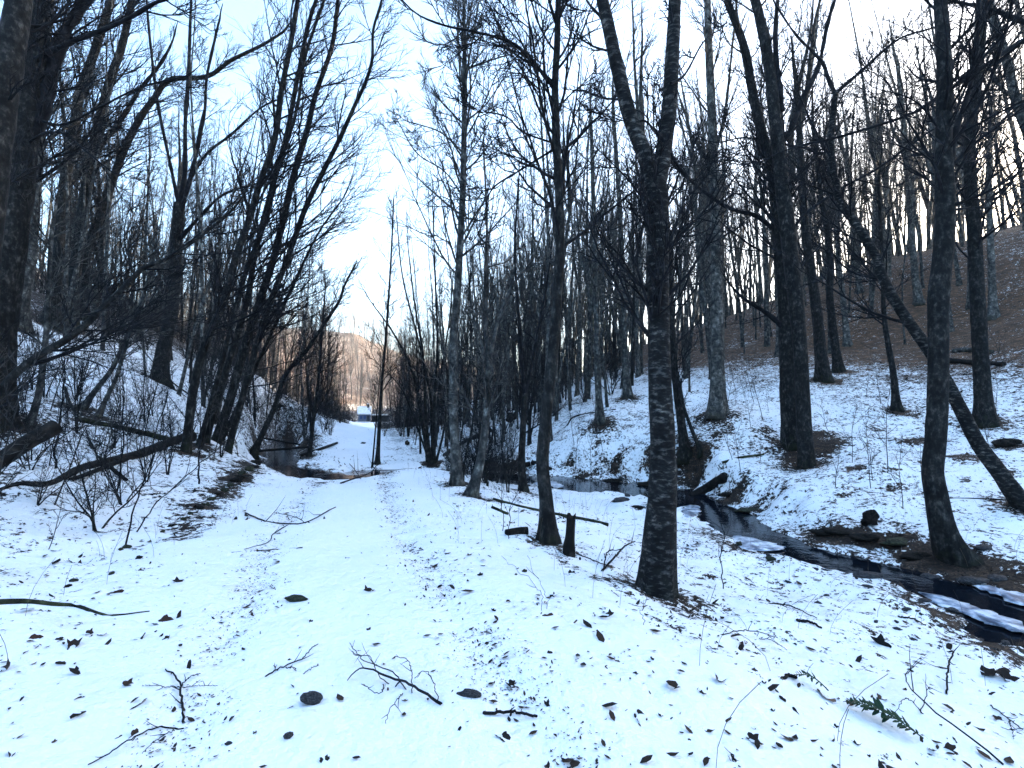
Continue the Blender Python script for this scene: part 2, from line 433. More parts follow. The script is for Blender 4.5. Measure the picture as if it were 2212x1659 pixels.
def ground(x, y):
    x = np.asarray(x, float); y = np.asarray(y, float)
    shp = x.shape; x = x.ravel(); y = y.ravel()
    z = np.empty_like(x)
    for a in range(0, len(x), 60000):
        sl = slice(a, a + 60000)
        d2 = (x[sl, None] - _X[:, 0]) ** 2 + (y[sl, None] - _X[:, 1]) ** 2
        z[sl] = _phi(d2) @ _Wt[:_n] + _Wt[_n] + _Wt[_n + 1] * x[sl] + _Wt[_n + 2] * y[sl]
    rd, rp, rside = seg_dist(x, y, ROAD)
    off = sstep(1.2, 3, rd)
    far = sstep(20, 60, np.hypot(x, y))
    z += (fbm(x * .6, y * .6, 3, 4) - .5) * (.10 + .25 * off) * (1 - .0 * far) + (fbm(x * 2.6, y * 2.6, 8, 3) - .5) * (.045 + .10 * off)
    z += far * (fbm(x * .06, y * .06, 5, 3) - .5) * 3.0
    # wheel ruts
    rut = np.exp(-((rd - .78) / .17) ** 2) * sstep(40, 12, y)
    z -= rut * (.04 + .04 * (vnoise(x * 7, y * 7, 11) - .4))
    # the stream bed
    cd, cp, cs = seg_dist(x, y, CREEK)
    wl = np.interp(cp, np.arange(len(CREEK)), CREEK[:, 2]); hw = np.interp(cp, np.arange(len(CREEK)), CREEK[:, 3])
    hw = hw * (.5 + .7 * vnoise(x * 1.5, y * 1.5, 21) + .55 * vnoise(x * 4.2, y * 4.2, 23))
    bed = wl - .16
    shelf = wl + .04 + .05 * (vnoise(x * 2, y * 2, 31) - .3)
    u = sstep(hw * .75, hw + .16, cd)
    zz = bed + u * (shelf - bed)
    v = sstep(hw + .25, hw + 1.15, cd)
    z = np.where(cd < hw + 1.2, np.minimum(zz + v * (z - zz), np.maximum(z, zz)) * (1) , z)
    return z.reshape(shp)

def ghit(px, py, dmax=120):
    """where the sight line through px,py meets the ground"""
    d = np.r_[np.linspace(1.2, 30, 900), np.linspace(30.2, dmax, 500)]
    P = CAM + ray(px, py)[None] * d[:, None]
    below = P[:, 2] <= ground(P[:, 0], P[:, 1])
    if not below.any(): return None
    return P[np.argmax(below)]

BARE = []
BASES = []                                             # trunk feet: (x, y, radius of the bare patch)

def cover(x, y, z):
    n1 = fbm(x * .35, y * .35, 40, 3); n2 = fbm(x * 1.7, y * 1.7, 44, 2)
    rd, rp, rs = seg_dist(x, y, ROAD)
    cd, cp, cs = seg_dist(x, y, CREEK)
    right = x > np.interp(y, [-20, 0, 8, 14, 20, 30, 60, 120, 300], [5, 5.5, 5.6, 4.5, -2, -3, -8, -20, -30])
    c = .33 + (n1 - .5) * .20 + (n2 - .5) * .12
    lim = 4.4 + (n1 - .5) * 5.0 + (n2 - .5) * 2 - 1.0 * sstep(14, 22, x) + sstep(13, 8, x) * 2.2
    c = np.where(right, np.minimum(c + .09 + .31 * sstep(lim - 2.4, lim + 2.0, z), .84 - .12 * n2), c)
    left = x < np.interp(y, [-8, 0, 2, 6, 10, 16, 26, 50, 110], [.6, .4, -.58, -2.1, -3.4, -5.0, -8.5, -15.5, -34]) - 1.7 - .6 * n1
    c = np.where(left, c + .08 + .3 * sstep(4, 8, z), c)
    c = np.where((y > 24) & ~right, np.maximum(c, .36 + .1 * sstep(1.3, 2.5, rd) + .2 * sstep(38, 60, y) * sstep(1.3, 3, rd) + (n1 - .5) * .3 - .08 * sstep(150, 200, y)), c)
    c = c - .20 * np.exp(-(rd / 1.5) ** 2) - .05 * sstep(7, 2, np.hypot(x, y))
    rut = np.exp(-((rd - .78) / .16) ** 2) * sstep(30, 10, y)
    c = c + rut * (.20 + .3 * (vnoise(x * 5, y * 5, 51) - .5))
    c = c + .26 * np.exp(-((cd - 1.0) / .45) ** 2) * sstep(.35, .62, vnoise(x * .8, y * .8, 61)) + .25 * np.exp(-(cd / .4) ** 2)
    # edge of the track on the left bank and shoulder on the right
    sd1, _, _ = seg_dist(x, y, [(-6.6, 12.3), (-5.6, 9.6), (-4.9, 7.6), (-4.2, 6.2)])
    c = c + .22 * np.exp(-(sd1 / .3) ** 2)
    sd2, _, _ = seg_dist(x, y, [(.5, 5.6), (1.0, 4.6), (1.25, 3.6), (1.5, 2.9)])
    c = c + .16 * np.exp(-(sd2 / .12) ** 2)
    c = c + .1 * np.exp(-(np.hypot((x + 12.5) / 3.5, (y - 26) / 4)) ** 2)
    for bx, by, br in BARE:
        r2 = (((x - bx) / 1.5) ** 2 + ((y - by) / .8) ** 2) / (br * br)
        near = r2 < 9
        c[near] += .34 * np.exp(-r2[near])
    for bx, by, br in BASES:
        r2 = ((x - bx) ** 2 + (y - by) ** 2) / (br * br)
        near = r2 < 9
        c[near] += .38 * np.exp(-r2[near])
    return np.clip(c, 0, 1)

# ------------------------------------------------------------------ the trees one can tell apart (photograph positions, foot first)
# name, label, path, (width at foot, width at last point), options
LB = (.38, -.1, .12)      # left-hand trees lean their branches to the open valley
HERO = [
 dict(name='birch_tree', label='nearest birch with banded bark, forking into two thick limbs, on the track shoulder',
      path=[(1418, 1283), (1424, 1180), (1432, 1000), (1425, 800), (1422, 640), (1420, 480), (1412, 395)], w=[66, 62, 54, 48, 46, 46, 54], d=0.1, mat='bark_birch', ext=0, flare=.85, fork=True,
      limbs=[([(1410, 400), (1398, 350), (1360, 250), (1335, 150), (1315, 60), (1290, -60), (1275, -240)], 38, 22, -.2), ([(1418, 400), (1432, 335), (1445, 240), (1452, 130), (1457, 0), (1462, -200)], 40, 24, .3),
             ([(1440, 310), (1420, 290), (1395, 262), (1372, 262)], 9, 3, -.1), ([(1447, 330), (1475, 373), (1500, 390)], 8, 3, .4), ([(1450, 180), (1480, 160), (1520, 90), (1560, 60)], 7, 2, .5), ([(1322, 80), (1300, 40), (1275, 12)], 9, 5, 0)],
      n1=12, l1=1.0, t0=.55, m1=5, step=.05),
 dict(name='dark_tree', label='slender dark tree with a long limb arching left, beside the broken post',
      path=[(1183, 1168), (1180, 1085), (1172, 1000), (1180, 900), (1195, 750), (1205, 620), (1210, 500), (1203, 330), (1199, 195), (1203, 100), (1206, 0)], w=(30, 13), d=.3, ext=2.0,
      limbs=[([(1200, 195), (1150, 132), (1100, 90), (1030, 70), (960, 55), (900, 30), (860, -10)], 9, 3, -.6), ([(1203, 55), (1190, 15), (1175, -40)], 9, 4, -.1), ([(1150, 132), (1143, 60), (1135, 0)], 4, 2, -.2), ([(1197, 310), (1130, 285), (1090, 250), (1030, 240)], 5, 2, .5), ([(1200, 320), (1120, 370), (1062, 410), (1045, 470)], 6, 2.5, .5)],
      n1=22, l1=1.5, t0=.4),
 dict(name='slender_tree', label='tall straight grey tree with speckled bark, left of the crooked one',
      path=[(987, 1048), (980, 900), (980, 750), (990, 600), (1000, 400), (1003, 250), (1004, 130), (1002, 40)], w=(21, 8), mat='bark_grey', ext=2.0,
      limbs=[([(1003, 180), (1020, 90), (1035, 0)], 5, 3, .3), ([(1002, 60), (985, 20), (970, -20)], 4, 2, 0), ([(1000, 330), (970, 300), (940, 280), (880, 262)], 5, 2, -.5), ([(1005, 150), (1060, 130), (1110, 115)], 5, 2, -.4), ([(1003, 265), (1050, 225), (1090, 165)], 5, 2, .4), ([(997, 420), (960, 370), (900, 330), (860, 262)], 4, 2, .6)],
      n1=30, l1=1.9, t0=.35),
 dict(name='leaning_tree', label='crooked grey tree leaning right from a black foot, beside the tall straight grey tree',
      path=[(1018, 1070), (1035, 1010), (1045, 950), (1052, 880), (1056, 780)], w=(20, 14), mat='bark_grey', ext=0, fork=True,
      limbs=[([(1055, 785), (1050, 700), (1048, 600), (1052, 480), (1045, 330)], 10, 4, .2), ([(1056, 780), (1075, 700), (1105, 620), (1150, 560), (1180, 470)], 9, 3, -.2), ([(1054, 800), (1030, 690), (1020, 560)], 6, 3, .4)],
      n1=8, l1=1.2, t0=.5, m1=9),
 dict(name='forked_tree', label='small dark forked tree standing at the water edge between two bigger trunks',
      path=[(1131, 1060), (1127, 1000), (1130, 920), (1134, 850)], w=(17, 11), ext=0, fork=True,
      limbs=[([(1134, 855), (1125, 760), (1118, 650), (1112, 540), (1120, 400)], 9, 4, 0), ([(1134, 852), (1148, 790), (1165, 700), (1183, 600), (1195, 500)], 8, 3, .3)],
      n1=5, l1=1.0, t0=.5, m1=9),
 dict(name='slender_tree', label='slim pale tree alone on the snowy slope, directly left of the nearest birch', path=[(1296, 911), (1291, 800), (1288, 650), (1283, 480), (1278, 300)], w=(16, 8), mat='bark_grey', ext=3, n1=22, l1=2.2),
 dict(name='slender_tree', label='grey tree with a limb bending left behind the nearest birch', path=[(1356, 856), (1349, 750), (1345, 600), (1337, 420), (1325, 250)], w=(17, 8), mat='bark_grey', ext=3, n1=22, l1=2.2,
      limbs=[([(1350, 800), (1330, 700), (1310, 620), (1270, 480), (1225, 400)], 7, 3, -1)]),
 dict(name='slender_tree', label='dark trunk half hidden behind the right side of the nearest birch', path=[(1482, 986), (1470, 900), (1455, 780), (1448, 650), (1440, 470), (1430, 300)], w=(20, 9), ext=2, n1=18, l1=1.6),
 dict(name='slender_tree', label='thin sloping stem beside the dark trunk half hidden by the birch', path=[(1513, 972), (1495, 930), (1475, 870), (1462, 800)], w=(9, 5), ext=1.5, n1=10, l1=1.0),
 dict(name='pale_tree', label='tall pale grey trunk between the nearest birch and the big double trunk', path=[(1550, 893), (1550, 780), (1548, 640), (1545, 450), (1540, 300), (1531, 100), (1528, 0)], w=(30, 14), mat='bark_pale', ext=3,
      limbs=[([(1546, 480), (1520, 400), (1490, 330), (1470, 260)], 8, 4, .5), ([(1542, 340), (1565, 250), (1580, 120), (1590, 20)], 8, 4, .3)], n1=24, l1=2.4, t0=.3),
 dict(name='rough_tree', label='big rough double trunk with a dead stub pointing left, left and rear stem', path=[(1716, 958), (1707, 860), (1703, 760), (1700, 650), (1688, 520), (1678, 400), (1660, 330), (1646, 290), (1625, 195), (1607, 100), (1574, 10)], w=[42, 39, 37, 36, 36, 34, 24, 21, 19, 17, 14], flare=.35, ext=2.5, n1=26, l1=2.0, t0=.3,
      limbs=[([(1690, 706), (1661, 680), (1625, 657), (1603, 642)], 13, 6, -.2), ([(1675, 500), (1635, 467), (1575, 450), (1525, 417), (1495, 393), (1450, 350), (1440, 300)], 10, 4, -.8), ([(1650, 300), (1600, 298), (1558, 307)], 5, 2.5, -.4)]),
 dict(name='rough_tree', label='big rough double trunk, right and front stem with a light foot', path=[(1743, 1006), (1737, 920), (1733, 830), (1726, 720), (1716, 620), (1702, 500), (1690, 400), (1678, 290), (1668, 200), (1660, 133), (1640, 33), (1622, -30)], w=[32, 29, 28, 29, 31, 32, 30, 26, 24, 23, 20, 18], flare=.35, ext=2.5, n1=22, l1=2.0, t0=.35,
      limbs=[([(1700, 300), (1735, 213), (1768, 143), (1788, 50), (1810, -20)], 14, 8, .3), ([(1690, 240), (1675, 100), (1680, 0)], 13, 8, -.2), ([(1706, 530), (1728, 473), (1818, 407), (1891, 367), (1958, 320), (2015, 280), (2100, 240)], 8, 3, -.5), ([(1690, 310), (1760, 330), (1785, 390), (1800, 415)], 5, 3, .3)]),
 dict(name='leaning_tree', label='crooked banded tree leaning left across the dark trunk at the right edge', path=[(2216, 1100), (2158, 1020), (2125, 976), (2101, 936), (2068, 870), (2041, 820), (2015, 770), (1975, 713), (1935, 653), (1905, 596), (1891, 553), (1848, 483), (1818, 443), (1806, 400), (1795, 333), (1798, 267), (1805, 200)], w=(30, 11), mat='bark_birch', d=1.5, ext=0, fork=True,
      limbs=[([(1805, 205), (1788, 167), (1775, 133), (1721, 77), (1685, 25)], 9, 4, .2), ([(1805, 203), (1820, 188), (1868, 147), (1908, 110), (1950, 80), (2010, 62)], 9, 4, -.2), ([(1795, 340), (1770, 300), (1735, 225)], 5, 3, .2), ([(1800, 420), (1770, 408), (1735, 395)], 5, 2, -.4)],
      n1=12, l1=1.4, t0=.4, m1=8),
 dict(name='dark_tree', label='dark trunk curving up from a rooted foot at the stream edge on the right', path=[(2070, 1212), (2053, 1185), (2038, 1146), (2026, 1090), (2015, 1020), (2021, 953), (2025, 886), (2026, 820), (2028, 753), (2027, 653), (2033, 586), (2041, 500), (2041, 400), (2038, 300), (2040, 200), (2038, 100), (2031, 0)], w=[48, 44, 40, 39, 38, 37, 36, 36, 36, 37, 36, 36, 34, 31, 29, 27, 24], ext=2.5, flare=.7, mat='bark_dark',
      limbs=[([(2048, 390), (2060, 300), (2085, 220), (2108, 130), (2115, -20)], 13, 8, .5), ([(2040, 300), (2000, 240), (1960, 210), (1890, 190)], 5, 2, -.5), ([(2050, 445), (2068, 440)], 10, 8, -.1)], n1=22, l1=1.7, t0=.45, step=.06),
 dict(name='dark_tree', label='upright dark trunk on the snow at the far right, right of the leaning tree', path=[(2128, 914), (2120, 800), (2112, 653), (2105, 500), (2097, 400), (2095, 300), (2108, 200), (2118, 100), (2125, 0)], w=(30, 16), ext=2.5, n1=22, l1=2.0,
      limbs=[([(2104, 460), (2150, 420), (2180, 395), (2212, 360)], 6, 3, -.5), ([(2098, 250), (2130, 210), (2160, 190)], 6, 3, .3)]),
 dict(name='slender_tree', label='thin dark stem with a swollen foot on the snow right of the double trunk', path=[(1937, 884), (1929, 803), (1917, 736), (1909, 670), (1906, 560), (1898, 400)], w=(14, 6), ext=2, n1=18, l1=1.6),
 dict(name='slender_tree', label='dark trunk rising from the leaf litter just right of the double trunk', path=[(1778, 822), (1766, 690), (1755, 603), (1740, 500), (1731, 367), (1722, 200)], w=(24, 12), ext=3, n1=20, l1=2.4),
 dict(name='slender_tree', label='narrow dark trunk in the leaf litter, second right of the double trunk', path=[(1812, 802), (1801, 720), (1792, 636), (1795, 570), (1786, 490), (1775, 433), (1760, 300)], w=(17, 9), ext=3, n1=20, l1=2.4),
 dict(name='pale_tree', label='pale narrow trunk on the brown hillside, third right of the double trunk', path=[(1831, 748), (1822, 653), (1811, 553), (1800, 400)], w=(13, 7), mat='bark_pale', ext=4, n1=20, l1=2.8),
 dict(name='pale_tree', label='pale trunk on the brown hillside just left of the curved dark trunk', path=[(1985, 655), (1976, 586), (1968, 480), (1955, 300), (1940, 150)], w=(15, 8), mat='bark_pale', ext=4, n1=20, l1=2.8),
 dict(name='pale_tree', label='pale trunk on the brown hillside near the right edge', path=[(2146, 688), (2141, 560), (2136, 400), (2140, 250)], w=(15, 8), mat='bark_pale', ext=4, n1=20, l1=2.8),
 dict(name='pale_tree', label='small pale trunk high on the brown hillside, below the bright gap', path=[(1857, 632), (1850, 560), (1840, 450), (1828, 300)], w=(11, 6), mat='bark_pale', ext=4, n1=20, l1=2.8),
 dict(name='crooked_tree', label='crooked grey tree leaning in from the upper right corner', path=[(2290, 560), (2262, 430), (2225, 300), (2195, 217), (2175, 133), (2155, 67), (2130, -20)], w=(22, 14), mat='bark_grey', ext=3, n1=20, l1=2.4, fixd=20,
      limbs=[([(2190, 205), (2165, 195), (2140, 150), (2100, 120)], 9, 4, .3)]),
 dict(name='wide_tree', label='tree beyond the right edge sending long low limbs across the frame', path=[(2520, 1120), (2515, 800), (2500, 500), (2480, 300), (2460, 100), (2440, -100)], w=(60, 40), ext=3, fixd=9, n1=10, l1=1.2, t0=.6, m1=9,
      limbs=[([(2470, 10), (2330, 40), (2212, 87), (2141, 133), (2041, 200), (1975, 243), (1908, 267), (1808, 297), (1708, 320), (1640, 350)], 13, 3, -.8), ([(2460, 100), (2330, 90), (2212, 48), (2140, 20), (2050, 0), (1960, -30)], 16, 4, .5)]),
 # ---- left of the track
 dict(name='thick_tree', label='thick dark trunk leaning in at the upper left corner', path=[(-110, 1010), (-70, 780), (-40, 560), (-12, 320), (8, 200), (26, 90), (42, 0)], w=(70, 44), ext=2, fixd=6.5, n1=8, l1=1.2, bias=LB, t0=.35, mat='bark_dark'),
 dict(name='thick_tree', label='massive dark trunk splitting in two beside the left edge', path=[(-30, 860), (-8, 700), (18, 520), (36, 400), (48, 300), (64, 200), (76, 100), (84, 0)], w=(72, 40), ext=2.5, fixd=9, n1=12, l1=2.0, bias=LB, t0=.3, mat='bark_dark',
      limbs=[([(50, 330), (92, 240), (112, 150), (143, 67), (195, -10)], 34, 20, .4), ([(25, 165), (100, 117), (150, 93), (227, 63), (283, 37), (333, 7), (380, -10)], 12, 7, -.8), ([(60, 250), (130, 270), (200, 240), (300, 190), (400, 165)], 6, 3, -.5), ([(40, 330), (90, 290), (140, 290), (190, 330), (240, 370)], 6, 3, -.6)]),
 dict(name='grey_tree', label='grey trunk on the left bank standing behind the massive trunk', path=[(42, 714), (52, 630), (66, 550), (78, 400), (88, 280), (100, 120), (110, 0)], w=(26, 13), mat='bark_grey', ext=3, n1=24, l1=2.2, bias=LB),
 dict(name='left_bank_tree', label='straight trunk leaning right on the left bank, first right of the massive trunk', path=[(110, 705), (118, 620), (127, 550), (140, 400), (160, 283), (173, 200), (197, 133), (230, 33), (242, -10)], w=(25, 14), ext=3, n1=20, l1=2.4, bias=LB, t0=.3),
 dict(name='left_bank_tree', label='straight trunk with a side stem on the left bank, second right of the massive trunk', path=[(150, 700), (158, 620), (167, 550), (187, 400), (213, 267), (240, 167), (263, 100), (285, 0)], w=(25, 13), ext=3, n1=20, l1=2.4, bias=LB, t0=.3,
      limbs=[([(192, 360), (230, 300), (267, 250), (300, 197), (345, 140), (368, 100)], 11, 5, -.3)]),
 dict(name='bent_tree', label='bent tree on the left bank whose top turns level over the slope', path=[(178, 690), (183, 600), (190, 540), (233, 417), (267, 327), (300, 260), (333, 213), (367, 173), (447, 165), (500, 130), (567, 97), (610, 70)], w=(20, 5), ext=1, n1=30, l1=1.8, bias=LB, t0=.3),
 dict(name='branching_tree', label='tree splitting into three upright stems, left of the leaning clump', path=[(344, 826), (352, 760), (366, 700), (376, 620), (380, 550), (387, 440)], w=(28, 22), ext=0, fork=True, n1=8, l1=2.0, bias=LB, t0=.4, m1=11,
      limbs=[([(387, 445), (363, 333), (340, 217), (322, 67), (315, -30)], 8, 4, .2), ([(387, 440), (400, 367), (400, 267), (407, 167), (411, 50), (415, -40)], 10, 5, 0), ([(383, 490), (420, 350), (433, 283), (443, 233), (447, 165), (470, 60)], 10, 5, -.3), ([(390, 430), (440, 340), (500, 290), (560, 235), (600, 215)], 7, 3, -.8), ([(385, 520), (430, 470), (483, 420), (560, 395)], 9, 3, -.8)]),
 dict(name='young_tree', label='pale thin leaning trunk with a black foot on the left snow slope', path=[(63, 923), (83, 853), (97, 753), (104, 650), (110, 520)], w=(14, 8), mat='bark_grey', ext=1.5, n1=16, l1=1.2, bias=LB),
 dict(name='young_tree', label='left one of two short leaning stems on the left snow slope', path=[(178, 884), (205, 845), (240, 800), (262, 755), (300, 660)], w=(11, 7), mat='bark_grey', ext=1.5, n1=12, l1=1.0, bias=LB),
 dict(name='young_tree', label='right one of two short leaning stems on the left snow slope', path=[(213, 900), (230, 860), (248, 824), (275, 740), (310, 640)], w=(9, 6), mat='bark_grey', ext=1.5, n1=12, l1=1.0, bias=LB),
 dict(name='leaning_sapling', label='dark leaning stem crossing the left slope from the lower left edge', path=[(-60, 930), (0, 853), (67, 780), (133, 740), (187, 700), (233, 653), (277, 613), (307, 580), (357, 560), (420, 520), (490, 465)], w=(18, 6), fixd=6.2, ext=.8, n1=15, l1=1.1, bias=(.5, 0, .1), t0=.15, d=1.5),
 dict(name='arching_stem', label='thin stem arching right over the stream, right of the leaning clump', path=[(548, 978), (575, 920), (593, 880), (617, 810), (660, 760), (687, 720), (710, 686), (733, 650), (745, 615), (767, 573)], w=(12, 4), ext=.3, n1=22, l1=1.2, bias=(.4, 0, .3), t0=.2),
 dict(name='thin_pole', label='thin straight bare pole tree in the middle of the valley', path=[(815, 1003), (819, 930), (824, 836), (834, 720), (844, 570), (850, 440)], w=(9, 3), ext=.6, n1=22, l1=1.1, t0=.25),
 dict(name='thin_pole', label='very thin stem just left of the bare pole tree', path=[(804, 1010), (809, 950), (815, 880), (822, 800)], w=(4, 2), ext=.6, n1=8, l1=.7, t0=.3),
 dict(name='slender_tree', label='upright twiggy tree on the stream bank in front of the far left wood', path=[(668, 985), (678, 900), (690, 800), (697, 700), (703, 620)], w=(9, 3), ext=1, n1=26, l1=1.3, t0=.2, bias=(.2, 0, .2)),
]
# several stems from one root
CLUMP = [
 dict(name='leaning_clump', label='large clump of dark stems leaning right over the left bank', bias=LB, n1=24, l1=2.1, t0=.16, stems=[
   ([(402, 976), (416, 853), (440, 753), (483, 653), (510, 553), (533, 490), (560, 400), (593, 300), (607, 200), (627, 100), (643, 0)], 24, 13, 0),
   ([(443, 955), (493, 786), (533, 653), (550, 553), (580, 433), (617, 300), (643, 167), (667, 50), (690, -20)], 19, 10, .3),
   ([(467, 955), (500, 853), (527, 753), (560, 653), (596, 540), (633, 383), (663, 283), (683, 200), (717, 100), (730, 0)], 26, 11, -.2),
   ([(493, 940), (567, 703), (617, 570), (660, 450), (700, 367), (737, 293), (764, 233), (790, 177), (804, 127), (806, 67), (822, 10)], 18, 7, -.4),
   ([(430, 962), (470, 820), (500, 700), (530, 590), (575, 470), (600, 370), (640, 240), (660, 120), (700, 0)], 14, 8, .8),
   ([(480, 950), (540, 820), (600, 690), (640, 600), (690, 500), (740, 430)], 12, 4, -.7)]),
 dict(name='thicket_tree', label='fan of thin dark stems from one foot beside the tall straight grey tree', bias=(-.3, 0, .3), n1=13, l1=1.1, t0=.2, stems=[
   ([(925, 997), (910, 900), (890, 800), (850, 720), (800, 650)], 11, 3, -.4), ([(930, 1000), (920, 900), (915, 780), (895, 650), (880, 520)], 11, 3, 0), ([(938, 1000), (938, 880), (945, 740), (940, 600), (935, 450)], 10, 3, .3),
   ([(942, 998), (960, 920), (970, 800), (975, 650)], 8, 3, .3), ([(928, 998), (900, 920), (868, 840), (820, 790)], 7, 2, -.6), ([(934, 1000), (930, 860), (905, 740), (870, 600), (858, 480)], 9, 3, .5)]),
 dict(name='thicket_tree', label='two grey stems in a v shape between the tall grey tree and the crooked one', bias=(0, 0, .3), n1=14, l1=.9, t0=.3, stems=[
   ([(1000, 1040), (1005, 990), (1018, 930), (1030, 860), (1045, 760)], 7, 3, 0), ([(996, 1042), (994, 960), (1008, 860), (1010, 700)], 6, 3, .3)]),
]

def foot(h):
    px, py = h['path'][0]
    if 'fixd' in h:
        p = at(px, py, h['fixd'])
        p[2] = float(ground(p[0], p[1]))
        return p
    p = ghit(px, py)
    return p if p is not None else at(px, py, 20.0)
for h in HERO:
    h['foot'] = foot(h)
    wd = h['w'][0] * h['foot'][1] / F
    BASES.append((h['foot'][0], h['foot'][1] - .08, .2 + wd * 1.0))
for c in CLUMP:
    c['foot'] = ghit(*c['stems'][0][0][0]); c['foot2'] = ghit(*c['stems'][min(2, len(c['stems']) - 1)][0][0])
    for st in c['stems']:
        g = ghit(*st[0][0]); BASES.append((g[0], g[1], .3))

for px, py, wpx in [(1535, 1096, 70), (1580, 1075, 50), (1615, 1104, 60), (1790, 1150, 40), (1840, 1156, 44), (1890, 1163, 44), (1945, 1174, 40), (2000, 1192, 30), (1330, 1036, 34), (1400, 1042, 36), (1270, 1026, 30), (1060, 1004, 36), (1110, 1008, 34), (1385, 1098, 36),
                    (545, 1008, 40), (515, 1035, 40), (480, 1065, 36), (440, 1095, 36), (2180, 965, 60), (1760, 940, 50), (1790, 960, 60), (1850, 1010, 30), (1980, 950, 60), (2060, 985, 50), (2120, 990, 60), (640, 1296, 30), (1450, 960, 24), (1330, 990, 26), (1400, 985, 26), (1230, 1004, 24), (1160, 980, 20), (1290, 960, 16), (1550, 940, 24), (1650, 930, 24), (1900, 930, 24), (2000, 1000, 20), (1830, 1070, 18), (1930, 1060, 18), (2080, 1040, 22), (2180, 1020, 24)]:
    g = ghit(px, py)
    BARE.append((g[0], g[1], wpx * g[1] / F / 2))
# ------------------------------------------------------------------ ground sheet, stream
def axis(n, lo, hi, c, a):
    ulo, uhi = math.asinh((lo - c) / a), math.asinh((hi - c) / a)
    return c + a * np.sinh(np.linspace(ulo, uhi, n))
gx = axis(520, -330, 330, .5, 4.0)
gy = axis(540, -70, 460, 5.0, 4.5)
X, Y = np.meshgrid(gx, gy)
Z = ground(X, Y)
nx, ny = len(gx), len(gy)
i = (np.arange(ny - 1) * nx)[:, None] + np.arange(nx - 1)
mb = MB().add(np.stack([X, Y, Z], -1).reshape(-1, 3), np.stack([i, i + 1, i + nx + 1, i + nx], -1).reshape(-1, 4))
me = mb.mesh('ground')
CV = cover(X.ravel(), Y.ravel(), Z.ravel())
a_ = me.attributes.new('cover', 'FLOAT', 'POINT'); a_.data.foreach_set('value', CV.astype(np.float32))
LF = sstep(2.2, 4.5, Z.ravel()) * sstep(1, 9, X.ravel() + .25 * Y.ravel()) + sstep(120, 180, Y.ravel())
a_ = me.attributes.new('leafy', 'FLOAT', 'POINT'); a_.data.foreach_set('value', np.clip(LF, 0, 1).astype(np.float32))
tag(link('ground', me, 'snow_ground'), 'snow covered ground with leaf litter', None, None, 'structure')
def gz(x, y):
    """height of the finished ground sheet (the same grid the mesh has)"""
    x = np.asarray(x, float); y = np.asarray(y, float)
    ix = np.clip(np.searchsorted(gx, x) - 1, 0, nx - 2); iy = np.clip(np.searchsorted(gy, y) - 1, 0, ny - 2)
    fx = (x - gx[ix]) / (gx[ix + 1] - gx[ix]); fy = (y - gy[iy]) / (gy[iy + 1] - gy[iy])
    return (Z[iy, ix] * (1 - fx) + Z[iy, ix + 1] * fx) * (1 - fy) + (Z[iy + 1, ix] * (1 - fx) + Z[iy + 1, ix + 1] * fx) * fy

cc = catmull(CREEK, 240)
tg = norm(np.gradient(cc[:, :2], axis=0)); nr = np.c_[-tg[:, 1], tg[:, 0]]
offs = np.linspace(-1, 1, 7)
V = np.concatenate([cc[:, None, :2] + nr[:, None] * (offs[None, :, None] * (cc[:, 3] * 1.5 + .35)[:, None, None]), np.broadcast_to(cc[:, None, 2:3], (240, 7, 1))], -1)
i = (np.arange(239) * 7)[:, None] + np.arange(6)
tag(link('stream_water', MB().add(V.reshape(-1, 3), np.stack([i, i + 7, i + 8, i + 1], -1).reshape(-1, 4)).mesh('stream_water'), 'water'), 'dark stream water', None, None, 'structure')

# ice sheets left along the edges of the stream
def ice(pts, label, thick=.014):
    c = np.mean(pts, 0); p3 = [ghit(*p) for p in pts]
    z = float(np.interp(seg_dist(np.array([p3[0][0]]), np.array([p3[0][1]]), CREEK)[1][0], np.arange(len(CREEK)), CREEK[:, 2])) + .018
    d3 = [at(px, py, (z - CAM[2]) / ray(px, py)[2]) for px, py in pts]
    r = rng_of(int(c[0]))
    P = catmull(np.array(d3 + [d3[0]]), 40)[:-1]
    P[:, :2] += r.normal(size=(39, 2)) * .035
    k = len(P); o = P.mean(0)
    top = P + [0, 0, thick]; inn = o + (top - o) * .82 + [0, 0, .012]
    V = np.vstack([P, top, inn, o[None] + [0, 0, thick + .014]])
    a = np.arange(k); b_ = (a + 1) % k
    Q = np.vstack([np.stack([a, b_, b_ + k, a + k], -1), np.stack([a + k, b_ + k, b_ + 2 * k, a + 2 * k], -1)])
    T = np.stack([a + 2 * k, b_ + 2 * k, np.full(k, 3 * k)], -1)
    ob = link('ice_sheet', MB().add(V, Q, T).mesh('ice_sheet', o), 'ice', None, o)
    tag(ob, label, 'ice', 'ice along the stream')
ice([(1990, 1282), (2040, 1290), (2100, 1310), (2160, 1330), (2205, 1352), (2190, 1366), (2130, 1345), (2060, 1318), (2010, 1300)], 'grey ice sheet along the near edge of the stream at the lower right')
ice([(2040, 1240), (2120, 1250), (2200, 1275), (2260, 1310), (2220, 1312), (2150, 1285), (2090, 1262)], 'white ice sheet over the stream beside the rooted foot at the far right')
ice([(1560, 1165), (1600, 1158), (1660, 1172), (1690, 1185), (1640, 1190), (1590, 1183)], 'thin ice plate where the stream narrows between two snow banks')
ice([(1465, 1098), (1500, 1092), (1512, 1104), (1490, 1118), (1465, 1114)], 'small snowy ice plate just right of the nearest birch trunk')
ice([(1150, 1044), (1190, 1040), (1215, 1050), (1185, 1056)], 'small ice plate in the middle stream behind the slender dark tree')

